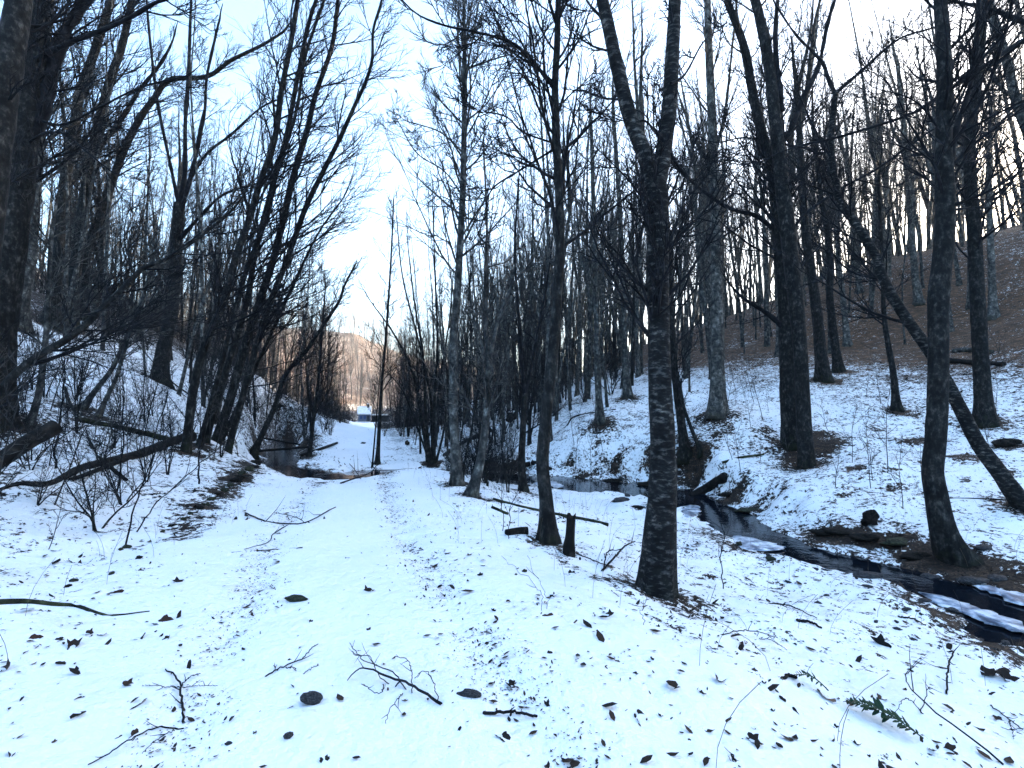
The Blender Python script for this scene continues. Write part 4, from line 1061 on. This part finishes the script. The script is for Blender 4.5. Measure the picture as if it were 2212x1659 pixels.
import bmesh
def rock_mesh(seed, rough=.28, sub_=2):
    bm = bmesh.new(); bmesh.ops.create_icosphere(bm, subdivisions=sub_, radius=1)
    rg = rng_of(seed); k = rg.normal(size=(7, 3)); k = norm(k); hgt = rg.uniform(.62, .92, 7); off = rg.random(3) * 50
    for v in bm.verts:
        p = np.array(v.co)
        for kk, hh in zip(k, hgt):                       # flat facets
            dd = p @ kk
            if dd > hh: p = p - kk * (dd - hh)
        n_ = float(fbm(p[0] * 1.7 + off[0] + p[2], p[1] * 1.7 + off[1] - p[2], seed, 2 if sub_ < 3 else 4)) - .5
        v.co = Vector(p * (1 + rough * n_ * 1.6))
    me = bpy.data.meshes.new('rock'); bm.to_mesh(me); bm.free()
    me.polygons.foreach_set('use_smooth', np.full(len(me.polygons), True))
    return me
ROCK = {}
def rock(px, py, wpx, label, m_='stone', flat=.45, name='stone', cat='stone', group=None, asp=.7, rz=None, sink=.35):
    f = ghit(px, py); r = wpx * f[1] / F / 2
    sd_ = int(px * 7 + py) % 6
    if (sd_, m_) not in ROCK:
        me = rock_mesh(900 + sd_, .6 if m_ != 'soil' else .9, 3); me.materials.append(M[m_]); ROCK[(sd_, m_)] = me
    o = link(name, ROCK[(sd_, m_)], None, None, (f[0], f[1], float(gz(f[0], f[1])) + r * flat * (1 - 2 * sink)))
    o.scale = (r, r * asp, r * flat); o.rotation_euler = (0, 0, (px * 1.3 % 3 - 1.5) * .3 if rz is None else rz)
    return tag(o, label, cat, group)
rock(670, 1524, 46, 'dark rough stone lying on the snow of the track, lower left centre', 'stone', .55, asp=.6, sink=.1)
rock(623, 1597, 22, 'small dark pebble near the bottom edge of the track', 'stone', .6, sink=.15)
rock(493, 1614, 15, 'tiny pebble left of the small pebble at the bottom edge', 'stone', .5)
rock(1014, 1503, 46, 'flat grey stone in the right wheel rut beside the fallen twiggy branch', 'stone', .35, asp=.55)
rock(640, 1299, 52, 'flat mossy stone in the middle of the track', 'stone_moss', .3, asp=.42, sink=.25)
rock(1878, 1134, 44, 'round black boulder on the snow above the far stream bank', 'soil', .8, 'boulder', 'boulder', sink=.15)
rock(1103, 911, 22, 'round black stump-like boulder on the middle slope', 'soil', .9, 'boulder', 'boulder', sink=.1)
rock(880, 962, 12, 'small dark boulder beside the track behind the bare pole tree', 'soil', 1.0, 'boulder', 'boulder', sink=.1)
rock(784, 958, 10, 'small dark block beside the far track', 'soil', .7, 'boulder', 'boulder')
rock(1133, 1236, 13, 'small mossy stone on the right shoulder of the track', 'stone_moss', .8)
for px, py, w_, lb in [(1676, 1168, 36, 'grey slab stone where the stream narrows'), (1875, 1247, 58, 'brown slab stone on the near edge of the stream'), (1790, 1220, 42, 'mossy grey slab left of the brown slab by the stream'),
                       (1998, 1299, 28, 'round grey stone on the near snow bank below the brown slab'), (1959, 1320, 22, 'dark stone on the near snow bank, left of the round grey one'), (1872, 1269, 22, 'dark flat stone just below the brown slab'),
                       (2096, 1326, 28, 'dark slab lying on the ice at the lower right stream edge'), (2155, 1252, 52, 'rounded dark boulder below the rooted foot at the far right'), (2012, 1248, 52, 'long dark slab beside the white ice at the right'),
                       (2103, 1259, 58, 'flat dark slab in the stream below the rooted foot'), (1756, 1206, 15, 'small block standing at the near stream edge'), (1340, 1082, 40, 'snowy slab at the near edge of the middle stream'),
                       (1545, 1123, 30, 'dark slab lying in the stream right of the birch'), (1470, 1073, 22, 'dark block at the stream edge directly right of the birch trunk'), (2125, 1186, 44, 'flat black stone on the snow right of the curved trunk'),
                       (1400, 1062, 34, 'flat stone in the stream behind the birch'), (1290, 1045, 30, 'flat stone in the middle stream')]:
    rock(px, py, w_, lb, 'stone' if 'mossy' not in lb else 'stone_moss', .3, asp=.6)
for px, py, w_, lb in [(1535, 1094, 60, 'dark earth clod of the undercut bank right of the birch'), (1575, 1072, 46, 'upper dark earth clod of the undercut bank'), (1612, 1104, 54, 'mossy earth clod at the end of the undercut bank'),
                       (1800, 1155, 70, 'dark earth patch at the left end of the far gravel strip'), (1870, 1166, 80, 'dark earth patch in the middle of the far gravel strip'), (1940, 1178, 80, 'mossy earth patch at the right end of the far gravel strip'), (1975, 1205, 90, 'dark wet gravel patch left of the rooted foot'),
                       (1330, 1040, 60, 'dark earth patch on the far side of the middle stream'), (1400, 1048, 60, 'dark earth patch behind the birch at the far stream side'), (1060, 1004, 60, 'black earth bank behind the crooked grey tree'), (1100, 1008, 50, 'black earth bank left of the small forked tree'),
                       (1380, 1098, 34, 'root clod in the snow left of the birch trunk'), (590, 905, 40, 'dark hollow root plate on the left hillock'), (545, 1010, 40, 'dark earth edge of the left bank below the clump'), (520, 1030, 36, 'second dark earth edge of the left bank below the clump'), (2180, 960, 70, 'dark root plate of a fallen tree at the right edge')]:
    rock(px, py, w_, lb, 'soil' if 'mossy' not in lb else 'stone_moss', .2 if 'plate' not in lb else .35, 'earth_clod', 'earth', asp=.5, sink=.32)
for n_, (px, py, w_) in enumerate([(552, 1000, 22), (538, 1016, 26), (522, 1024, 20), (512, 1040, 24), (498, 1050, 18), (486, 1062, 24), (470, 1068, 16), (458, 1080, 22), (446, 1092, 18), (430, 1100, 20), (412, 1112, 16), (396, 1122, 14), (372, 1136, 16), (350, 1150, 14), (275, 1184, 22), (300, 1206, 16), (262, 1190, 14), (160, 1256, 20), (146, 1268, 14), (240, 1242, 16)]):
    rock(px, py, w_, 'dark mossy clump among many along the left edge of the track', 'stone_moss' if n_ % 3 else 'soil', .5, 'moss_clump', 'moss', 'moss clumps along the left track edge', asp=.75, rz=n_ * 1.1)
rg = rng_of(19)
for k_ in range(46):
    tt = rg.uniform(2, 14.5); c_ = CREEK[int(tt)] * (1 - tt % 1) + CREEK[int(tt) + 1] * (tt % 1)
    x = c_[0] + rg.normal() * (c_[3] * .75 + .15); y = c_[1] + rg.normal() * (c_[3] * .75 + .15)
    px, py = proj(x, y, float(gz(x, y)))
    if px > 2230 or px < 960 or ghit(px, py) is None: continue
    rock(float(px), float(py), rg.uniform(10, 26) if y < 12 else rg.uniform(8, 16), 'wet dark stone among many in and along the stream', 'stone' if k_ % 4 else 'stone_moss', .5, 'stream_stone', 'stone', 'stones along the stream', asp=.7, rz=rg.random() * 3, sink=.2)
# loose pebbles on the near snow bank of the stream
rg = rng_of(14); k_ = 0
PEB = []
while k_ < 60:
    px = rg.uniform(1700, 2212); py = rg.uniform(1225, 1460)
    if py < 1180 + (px - 1600) * .18 or py > 1290 + (px - 1700) * .36: continue
    o = rock(px, py, rg.uniform(5, 15), None, 'stone', .4, 'pebble', 'stone', 'pebbles on the near snow bank of the stream', asp=.6, rz=rg.random() * 3)
    PEB.append(o); o['label'] = 'small dark pebble among many on the near snow bank of the stream'; k_ += 1

# ------------------------------------------------------------------ fallen branches and standing twigs on the snow
def branch(paths, widths, label, name='fallen_branch', lift=.012, twigs=3, rise=0, cat='branch', m_='twig'):
    mb = MB(); o = None; rg = rng_of(int(paths[0][0][0]) + 1)
    for (pth, (a, b_)) in zip(paths, widths):
        P = np.array([ghit(*p) for p in pth])
        R = np.linspace(a, b_, len(pth)) * P[:, 1] / F / 2
        P[:, 2] = gz(P[:, 0], P[:, 1]) + R * .6 + lift * np.sin(np.linspace(0, 2.6, len(P)))
        if o is None: o = P[0].copy()
        X_ = catmull(np.c_[P, R], 22); X_[1:-1, :3] += rg.normal(size=(20, 3)) * .003
        mb.add(*tubes(X_[None, :, :3], np.maximum(X_[None, :, 3], .0012), 6))
        if twigs:
            Q, S = sub(rg, X_[None, :, :3], X_[None, :, 3], twigs, .2, .95, (30, 60), .22, 5, .05, .12, (0, 0, .15), .6, .0009, rmin=.0014)
            mb.add(*tubes(Q, S, 4))
    return tag(link(name, mb.mesh(name, o), m_, None, o), label, cat)
branch([[(954, 1526), (920, 1510), (877, 1496), (827, 1481), (805, 1468), (775, 1465), (750, 1485)], [(877, 1496), (850, 1470), (820, 1460), (785, 1450), (765, 1425), (755, 1400)], [(890, 1500), (890, 1470), (880, 1445), (853, 1440), (850, 1432)],
        [(945, 1520), (935, 1490), (915, 1475), (895, 1478)], [(827, 1481), (825, 1510), (810, 1522), (790, 1510), (780, 1495)], [(870, 1500), (855, 1535), (840, 1560), (833, 1583)], [(840, 1484), (815, 1470), (800, 1440), (768, 1438), (760, 1418)]],
       [(6, 2), (2.6, 1.3), (2, 1.2), (2, 1.2), (2, 1.2), (2, 1.2), (2, 1.2)], 'twiggy fallen branch spread on the snow in the middle foreground', lift=.05)
branch([[(397, 1571), (393, 1523), (388, 1489), (377, 1466), (357, 1451)], [(390, 1486), (410, 1473), (433, 1459)], [(388, 1494), (350, 1488), (313, 1483)], [(390, 1492), (430, 1490), (470, 1487)]], [(5, 2.4), (2.2, 1.2), (1.8, 1), (1.5, .9)], 'dark forked twig in the lower left foreground')
branch([[(397, 1576), (340, 1588), (290, 1599), (233, 1636), (190, 1658)], [(383, 1583), (333, 1613), (307, 1636)]], [(3, 2.4), (2, 1.2)], 'long thin twig reaching the bottom edge below the forked twig')
branch([[(573, 1464), (610, 1446), (650, 1429), (673, 1409), (687, 1398)], [(617, 1446), (632, 1449), (640, 1456)], [(600, 1452), (590, 1445)]], [(3, 1.6), (2, 1.2), (1.5, 1)], 'small branching twig on the track left of the twiggy branch')
branch([[(655, 1457), (670, 1450), (688, 1441)]], [(1.8, 1.2)], 'short twig beside the small branching twig', twigs=1)
branch([[(1044, 1546), (1071, 1551), (1110, 1553), (1160, 1558)]], [(6.5, 5)], 'thick short stick lying in the right wheel rut', 'fallen_stick', twigs=2, cat='stick')
branch([[(530, 1109), (567, 1126), (617, 1134), (663, 1131), (703, 1109), (725, 1097)], [(620, 1136), (590, 1156), (580, 1176), (527, 1189)], [(660, 1131), (640, 1120), (600, 1110)]], [(3.2, 2), (2.4, 1.2), (1.6, 1)], 'arched thin branch lying across the middle of the track')
branch([[(500, 1196), (580, 1193), (653, 1186)]], [(1.6, 2.4)], 'straight thin branch lying below the arched branch')
branch([[(2168, 1656), (2108, 1619), (2041, 1583), (1995, 1549), (1968, 1516), (1958, 1483), (1975, 1459)], [(1995, 1549), (1960, 1545), (1935, 1560)], [(1990, 1545), (2005, 1520), (2015, 1500)]], [(4, 1.6), (2, 1), (2, 1)], 'long curved twig beside the fern at the lower right', lift=.08)
branch([[(1661, 1306), (1705, 1313), (1735, 1325), (1765, 1339)]], [(3, 1.6)], 'thin forked stick on the near slope left of the brown slab')
branch([[(1721, 1343), (1750, 1350), (1775, 1359)]], [(6, 4)], 'short thick stick on the near slope', 'fallen_stick', twigs=1, cat='stick')
branch([[(1688, 1468), (1705, 1467), (1720, 1469)]], [(6, 7)], 'short grey stick at the top of the fern', 'fallen_stick', twigs=0, cat='stick')
branch([[(1560, 1373), (1590, 1375), (1630, 1380), (1680, 1388)], [(1640, 1382), (1668, 1400), (1700, 1412)]], [(2.4, 1.6), (1.8, 1)], 'thin branch on the shoulder slope right of the birch foot', lift=.05)
branch([[(1230, 1150 + 40), (1260, 1205), (1300, 1222), (1340, 1232)]], [(3, 1.5)], 'thin twig lying from the stump foot toward the birch')
branch([[(1300, 1235), (1330, 1215), (1352, 1195), (1372, 1178)], [(1304, 1230), (1312, 1212), (1325, 1196)]], [(5, 2.5), (3, 2)], 'dark forked branch leaning on the snow left of the birch foot', lift=.09)
branch([[(735, 1045), (770, 1040), (800, 1030), (812, 1010)], [(780, 1036), (765, 1020), (755, 1005)]], [(3.5, 2), (2, 1.4)], 'crooked branch at the foot of the bare pole tree', lift=.1)
branch([[(1940, 1335), (1975, 1342), (2000, 1352)]], [(4, 2)], 'dark stick among the pebbles on the stream bank', 'fallen_stick', twigs=2, cat='stick')
branch([[(2045, 1505), (2050, 1470), (2062, 1440), (2052, 1425)]], [(3.5, 3)], 'dark knobbly twig standing in the snow at the right', lift=.1)
branch([[(2140, 1525), (2175, 1555), (2210, 1580)], [(2180, 1560), (2190, 1600)]], [(2.5, 2), (1.6, 1)], 'thin twig at the right edge below the leaf clump')

def standing(path, w0, w1, label, tw=4):
    f = ghit(*path[0]); P = np.array([f] + [at(px, py, f[1]) for px, py in path[1:]]); R = np.linspace(w0, w1, len(P)) * f[1] / F / 2 * .75
    X_ = catmull(np.c_[P, R], 20); X_[1:, :3] += np.cumsum(rng_of(int(path[0][1])).normal(size=(19, 3)) * .012, 0); mb = MB(); rg = rng_of(int(path[0][0]))
    X_[0, 2] -= .03
    mb.add(*tubes(X_[None, :, :3], X_[None, :, 3], 6))
    Q, S = sub(rg, X_[None, :, :3], X_[None, :, 3], tw, .3, .95, (25, 50), .3, 6, .04, .1, (0, 0, .1), .6, .001, rmin=.0016)
    mb.add(*tubes(Q, S, 4))
    tag(link('standing_twig', mb.mesh('standing_twig', f), 'twig', None, f), label, 'twig')
standing([(1608, 1655), (1600, 1626), (1590, 1596)], 4.5, 3, 'bare twig standing at the bottom edge right of centre', 2)
standing([(270, 1180), (283, 1120), (305, 1040), (335, 950), (362, 850)], 5, 2, 'long thin stem rising from a mossy tuft at the left track edge', 9)
standing([(292, 1150), (310, 1118), (345, 1080), (420, 1020), (500, 955)], 4, 2, 'thin stem leaning far right from the left track edge', 9)
standing([(250, 1068), (263, 990), (262, 900), (255, 790)], 5, 2, 'thin upright stem on the left slope in front of the long log', 10)
standing([(120, 1012), (135, 940), (146, 870), (160, 780)], 6, 3, 'thin stem with a dark foot on the left slope', 10)
standing([(430, 1046), (432, 990), (440, 940), (436, 870)], 5, 2.4, 'short pale stem in front of the leaning clump foot', 6)
standing([(1390, 1560 - 210), (1399, 1300), (1404, 1240)], 1.5, 1, 'wisp of dry stem at the birch foot', 3)
standing([(1170, 1320), (1168, 1290), (1150, 1250), (1120, 1215), (1090, 1205)], 1.6, .9, 'dry bent stalk arching left from a brown leaf on the right of the track', 1)
standing([(1180, 1318), (1178, 1280), (1160, 1225), (1148, 1195)], 1.6, .9, 'dry stalk rising from a brown leaf on the right of the track', 1)
standing([(1562, 1272), (1556, 1200), (1560, 1120), (1558, 1060)], 3, 1.4, 'slim bare sapling on the near bank right of the birch', 10)
standing([(1085, 1148), (1075, 1090), (1070, 1040), (1058, 985)], 2.4, 1.2, 'thin bush stem left of the log chunk', 9)
standing([(1100, 1165), (1104, 1110), (1120, 1060), (1140, 1020)], 2.4, 1.2, 'thin bush stem above the log chunk', 9)

# ------------------------------------------------------------------ young saplings standing in the snow
def make_sapling(H, seed, tw=9):
    rg = rng_of(seed); n = 7; P = np.zeros((n, 3)); D = norm(np.array([rg.normal() * .1, rg.normal() * .1, 1.]))
    for q in range(1, n):
        P[q] = P[q - 1] + D * H / (n - 1); D = norm(D + rg.normal(size=3) * .07 + [0, 0, .04])
    P[0, 2] = -.06; R = np.linspace(.005 + .0025 * H, .002, n); X_ = catmull(np.c_[P, R], 16)
    root = empty('sapling', (0, 0, 0)); a, c = MB(), MB()
    a.add(*tubes(X_[None, :, :3], X_[None, :, 3], 6))
    Q, S = sub(rg, X_[None, :, :3], X_[None, :, 3], tw, .25, .97, (28, 55), 0, 7, .05, .1, (0, 0, .1), .6, .0018, absl=H * .3, rmin=.003)
    c.add(*tubes(Q, S, 4)); Q2, S2 = sub(rg, Q, S, 4, .2, .95, (25, 55), .4, 4, .03, .12, (0, 0, .05), .7, .0016, rmin=.0024); c.add(*tubes(Q2, S2, 3))
    link('stem', a.mesh('stem'), 'twig_grey', root); tag(link('twigs', c.mesh('twigs'), 'twig_grey', root), None, None, None, 'stuff')
    return root
SAP = [make_sapling(1.3, 951, 7), make_sapling(1.8, 952, 9), make_sapling(2.4, 953, 11), make_sapling(1.0, 954, 6)]
KIND_P = {0: 'short bare', 1: 'thin bare', 2: 'tall thin bare', 3: 'tiny bare'}
def saplings(pts, where, group, rg):
    got = []
    for x, y in pts:
        j = int(rg.integers(4)); got.append((place(SAP, j, x, y, rg.uniform(.7, 1.2), None, 'sapling', group, rg, .09), KIND_P[j]))
    name_by_place(got, where, 'sapling')
rg = rng_of(31)
hand = [ghit(*p)[:2] for p in [(1805, 1053), (1881, 1055), (1886, 1040), (1918, 1022), (1623, 930), (1565, 914), (1601, 1020), (1661, 888), (1700, 1000), (1990, 1010), (1950, 1100), (1840, 1000), (1640, 1000), (1790, 930)]]
saplings(hand + scatter(34, (5, 22, 11, 24), rg, lambda x, y, z, px, py: inview(px) & (px > 1480) & (z < 4.5), .6), 'on right snow', 'saplings on the right snow slope', rg)
saplings(scatter(22, (-3, 8, 18.5, 27), rg, lambda x, y, z, px, py: (px > 960) & (px < 1480), .6), 'on middle snow', 'saplings on the middle snow slope', rg)
saplings(scatter(55, (-13, -4.2, 4.5, 13), rg, lambda x, y, z, px, py: inview(px) & (px < 520), .5), 'on left slope', 'saplings on the left slope', rg)
saplings(scatter(26, (-9, -1, 12.5, 20), rg, lambda x, y, z, px, py: (px > 780) & (px < 1010), .4), 'beside far track', 'saplings beside the far track', rg)

# ------------------------------------------------------------------ fern
def fern():
    f = ghit(1996, 1616); tip = ghit(1822, 1527)
    root = tag(empty('fern', f), 'dark green fern frond lying on the snow at the lower right', 'fern')
    lf = MB(); V = np.array([(0, -.0, 0), (.35, .13, .01), (.8, .08, 0), (1, 0, -.02), (.8, -.08, 0), (.35, -.13, .01), (.5, 0, .05)])
    lf.add(V, None, [(0, 6, 1), (1, 6, 2), (2, 6, 3), (3, 6, 4), (4, 6, 5), (5, 6, 0)]); lme = lf.mesh('leaflet', None, False); lme.materials.append(M['fern_green'])
    rg = rng_of(4)
    for fr in range(2):
        a = f if fr == 0 else ghit(1790, 1506); b_ = tip if fr == 0 else ghit(1712, 1473)
        P = np.linspace(a, b_, 9); P[:, 2] = gz(P[:, 0], P[:, 1]) + .02 + .05 * np.sin(np.linspace(0.2, 3.0, 9))
        R = np.linspace(.004, .0015, 9)
        mb = MB().add(*tubes(P[None], R[None], 5))
        fo = link('frond', mb.mesh('frond', f), 'fern_green', root)
        L = np.linalg.norm(b_ - a); ax = norm(b_ - a)
        n_ = 30 if fr == 0 else 14
        for j in range(n_):
            t_ = .06 + .92 * j / n_; p = P[int(t_ * 8)] * (1 - (t_ * 8) % 1) + P[min(int(t_ * 8) + 1, 8)] * ((t_ * 8) % 1)
            ln = .085 * math.sin(.35 + 2.6 * t_) * (1 if fr == 0 else .6)
            for s_ in (-1, 1):
                o = link('leaflet', lme, None, fo, p - f)
                o.rotation_euler = (rg.normal() * .25, rg.normal() * .2 - .15, math.atan2(ax[1], ax[0]) + s_ * (1.15 + rg.normal() * .12)); o.scale = (ln, ln * 1.1, ln)
fern()

# ------------------------------------------------------------------ fallen leaves
def leaf_mesh(seed, m_, lobes=True):
    rg = rng_of(seed); k = 18; a = np.arange(k) * 2 * math.pi / k
    r = (.55 + .45 * np.abs(np.cos(2.5 * a)) ** .8) if lobes else .42 + .58 * np.abs(np.cos(a)) ** 2
    r = r * (1 + rg.normal(size=k) * .07); x, y = r * np.cos(a), r * np.sin(a) * (.85 if lobes else .6)
    c1, c2 = rg.uniform(.5, 1.5), rg.uniform(-.4, .6)
    zf = lambda x, y: c1 * y * y + c2 * x * x + .12 * x * y + .05
    V = [(0, 0, zf(0, 0))] + [(p * .55, q * .55, zf(p * .55, q * .55) + .02 * rg.normal()) for p, q in zip(x, y)] + [(p, q, zf(p, q) + .04 * rg.normal()) for p, q in zip(x, y)]
    i_ = np.arange(k); j_ = (i_ + 1) % k
    mb = MB().add(V, np.stack([1 + i_, 1 + k + i_, 1 + k + j_, 1 + j_], -1), np.stack([np.zeros(k, int), 1 + i_, 1 + j_], -1))
    me = mb.mesh('fallen_leaf', None, True); me.materials.append(M[m_]); return me
LEAF = {m_: [leaf_mesh(40 + j, m_, j % 2 == 0) for j in range(4)] for m_ in ('leaf_dark', 'leaf_red', 'leaf_tan')}
def leaf(px, py, wpx, label, m_='leaf_dark', group=None, rg=rng_of(3), tilt=.5, xy=None, size=None):
    if xy is None:
        f = ghit(px, py); s = wpx * f[1] / F / 2
    else:
        f = (xy[0], xy[1], 0); s = size
    o = link('fallen_leaf', LEAF[m_][rg.integers(4)], None, None, (f[0], f[1], float(gz(f[0], f[1])) - s * .08))
    o.scale = (s, s, s); o.rotation_euler = (rg.normal() * tilt, rg.normal() * tilt, rg.random() * 6.28)
    return tag(o, label, 'leaf', group)
for px, py, w_, lb, m_ in [(246, 1284, 34, 'large reddish brown lobed leaf on the left side of the track', 'leaf_red'), (350, 1345, 44, 'large dark red leaf pile left of the left wheel rut', 'leaf_red'), (388, 1336, 36, 'curled dark leaf beside the large dark red one', 'leaf_dark'),
                           (72, 1383, 34, 'brown lobed leaf at the left edge below the mossy stick', 'leaf_red'), (127, 1383, 20, 'round dark leaf right of the brown lobed leaf at the left edge', 'leaf_dark'), (193, 1370, 20, 'pointed dark leaf standing up at left', 'leaf_dark'),
                           (302, 1382, 28, 'dark curled leaf below the large dark red leaf', 'leaf_dark'), (408, 1446, 32, 'dark leaf standing upright left of the left rut', 'leaf_dark'), (176, 1511, 28, 'brown lobed leaf low on the left', 'leaf_dark'), (165, 1555, 36, 'folded dark leaf low on the left beside thin stalks', 'leaf_dark'),
                           (290, 1592, 30, 'narrow dark leaf lying on the long thin twig', 'leaf_dark'), (255, 1604, 18, 'small dark leaf below the narrow leaf', 'leaf_dark'), (24, 1630, 22, 'dark pointed leaf at the bottom left edge', 'leaf_dark'),
                           (872, 1515, 24, 'tan curled leaf under the twiggy fallen branch', 'leaf_tan'), (838, 1497, 14, 'small brown leaf under the twiggy fallen branch', 'leaf_red'), (777, 1409, 17, 'grey oval leaf above the twiggy branch', 'leaf_dark'),
                           (1177, 1304, 24, 'tan lobed leaf on dry stalks right of the track', 'leaf_tan'), (1183, 1332, 34, 'dark brown leaf below the tan leaf on stalks', 'leaf_red'), (1340, 1475, 15, 'small black leaf alone on the right of the track', 'leaf_dark'),
                           (1251, 1590, 22, 'brown folded leaf near the bottom right of centre', 'leaf_red'), (1243, 1601, 18, 'dark leaf beside the brown folded leaf', 'leaf_dark'), (1487, 1640, 30, 'black pointed leaf at the bottom edge right of centre', 'leaf_dark'), (1525, 1650, 26, 'brown leaf at the bottom edge beside the black pointed leaf', 'leaf_dark'),
                           (1785, 1510, 44, 'pale brown leaf lying between the fern fronds', 'leaf_tan'), (1553, 1478, 30, 'brown curled leaf on the shoulder above the fern', 'leaf_red'), (1802, 1605, 24, 'dark curled leaf standing left of the fern', 'leaf_dark'), (2010, 1618, 40, 'dark leaf at the foot of the fern', 'leaf_dark'), (2050, 1622, 28, 'dark rolled leaf right of the fern foot', 'leaf_dark'),
                           (2155, 1458, 56, 'large dark lobed leaf clump at the right edge', 'leaf_dark'), (2170, 1470, 40, 'dark lobed leaf on the right edge leaf clump', 'leaf_dark'), (2135, 1465, 36, 'left leaf of the right edge leaf clump', 'leaf_dark'), (2140, 1502, 26, 'rolled dark leaf below the right edge leaf clump', 'leaf_dark'),
                           (1905, 1510, 26, 'dark leaf on the slope above the fern', 'leaf_dark'), (1690, 1515, 22, 'small brown leaf left of the fern tip', 'leaf_dark'), (1720, 1538, 22, 'crumpled leaf left of the fern', 'leaf_dark'), (1670, 1545, 14, 'small dark leaf at left below the fern tip', 'leaf_dark'), (2050, 1405, 34, 'dark crumpled leaf above the knobbly twig', 'leaf_dark'), (1900, 1395, 40, 'long dark leaf scrap on the near slope', 'leaf_dark')]:
    leaf(px, py, w_, lb, m_)
rg = rng_of(202); got = 0
while got < 165:
    px, py = rg.uniform(0, 2212), rg.uniform(1130, 1655)
    f = ghit(px, py)
    if f is None or f[1] > 7: continue
    rd = float(seg_dist(np.array([f[0]]), np.array([f[1]]), ROAD)[0][0])
    if rd < 1.2 and rg.random() > .35: continue
    if float(seg_dist(np.array([f[0]]), np.array([f[1]]), CREEK)[0][0]) < .6: continue
    side = 'left of the track' if px < 640 else ('on the track' if rd < 1.5 else 'right of the track')
    leaf(0, 0, 0, 'small dark curled leaf among many on the snow ' + side, 'leaf_dark', 'small leaves ' + side, rg, .5, f[:2], min(.05, .009 * math.exp(abs(rg.normal()) * .75))); got += 1

# litter beyond count: small bent leaves and dry stalks
def litter():
    rg = rng_of(55); xs, ys = [], []
    for n_, b in ((20000, (-6, 8, 1.6, 9)), (56000, (-16, 24, 7, 24)), (9000, (-26, 34, 20, 40))):
        x = rg.uniform(b[0], b[1], n_); y = rg.uniform(b[2], b[3], n_)
        px, _ = proj(x, y, np.zeros(n_)); c = cover(x, y, gz(x, y))
        clump = sstep(.42, .7, fbm(x * 1.3, y * 1.3, 90, 3))
        p = np.clip((c - .08) * 2.0, .02, 1) * (.12 + 1.1 * clump)
        cd = seg_dist(x, y, CREEK)[0]
        ok = (rg.random(n_) < p) & (px > -60) & (px < 2280) & (cd > .45)
        xs.append(x[ok]); ys.append(y[ok])
    t_ = rg.uniform(1.5, 16, 13000); rr_ = np.array(ROAD)
    cx_ = np.interp(t_, rr_[:, 1], rr_[:, 0]); sg = np.where(rg.random(13000) < .5, -1, 1)
    xr = cx_ + sg * .78 * 1.08 + rg.normal(size=13000) * .15; keep_ = vnoise(xr * 3, t_ * 3, 5) > .42
    nrut = int(keep_.sum()); xs.append(xr[keep_]); ys.append(t_[keep_])
    x, y = np.concatenate(xs), np.concatenate(ys); n = len(x)
    z = gz(x, y); s = np.minimum(.0085 * np.exp(np.abs(rg.normal(size=n)) * .7), .06) * (1 + .9 * sstep(6, 18, y)); s[-nrut:] *= .42; a = rg.random(n) * 6.28
    T = np.array([(-1, 0, .25), (-.3, .45, .12), (-.3, -.45, .12), (.4, .42, .1), (.4, -.42, .1), (1, 0, .35)])
    fold = rg.uniform(-.3, .9, n)
    lx = T[None, :, 0] * np.ones((n, 1)); ly = T[None, :, 1] * np.ones((n, 1)); lz = T[None, :, 2] + fold[:, None] * np.abs(T[None, :, 1])
    tl = rg.normal(size=(n, 1)) * .35; lz2 = lz + lx * tl
    V = np.stack([(lx * np.cos(a)[:, None] - ly * np.sin(a)[:, None]) * s[:, None] + x[:, None], (lx * np.sin(a)[:, None] + ly * np.cos(a)[:, None]) * s[:, None] + y[:, None], lz2 * s[:, None] + z[:, None] + .003], -1)
    b = (np.arange(n) * 6)[:, None]
    tr = np.concatenate([b + [0, 2, 1], b + [3, 4, 5]], 0); q = b + [1, 2, 4, 3]
    tag(link('leaf_litter', MB().add(V.reshape(-1, 3), q, tr).mesh('leaf_litter', None, False), 'leaf_dark'), 'countless small dark dead leaves scattered over the snow', 'leaves', None, 'stuff')
    n = 420; x = rg.uniform(-6, 9, n); y = rg.uniform(2, 14, n); rd = seg_dist(x, y, ROAD)[0]; cd = seg_dist(x, y, CREEK)[0]; ok = (rd > 1.3) & (cd > .5); x, y = x[ok], y[ok]; n = len(x)
    h_ = rg.uniform(.08, .45, n); d = rg.normal(size=(n, 2)) * .35
    t_ = np.linspace(0, 1, 5)
    P = np.stack([x[:, None] + d[:, :1] * h_[:, None] * t_ ** 2, y[:, None] + d[:, 1:] * h_[:, None] * t_ ** 2, gz(x, y)[:, None] - .01 + h_[:, None] * t_], -1)
    tag(link('dry_stalks', MB().add(*tubes(P, np.full((n, 5), .0016), 3)).mesh('dry_stalks'), 'straw'), 'thin dry grass stalks poking out of the snow', 'grass', None, 'stuff')
litter()

# ------------------------------------------------------------------ thin evening haze filling the valley
HAZE = 0.0003
m = bpy.data.materials.new('haze'); m.use_nodes = True; t = m.node_tree; t.nodes.clear(); M['haze'] = m
o_ = t.nodes.new('ShaderNodeOutputMaterial'); v_ = t.nodes.new('ShaderNodeVolumePrincipled')
v_.inputs['Color'].default_value = (.85, .9, 1, 1); v_.inputs['Density'].default_value = HAZE; v_.inputs['Anisotropy'].default_value = .2
t.links.new(v_.outputs[0], o_.inputs['Volume'])
tag(link('haze', box_mb(MB(), -345, 345, -85, 475, float(Z.min()) - 1, float(Z.max()) + 25).mesh('haze', None, False), 'haze'), 'thin pale evening haze in the valley', 'haze', None, 'stuff')
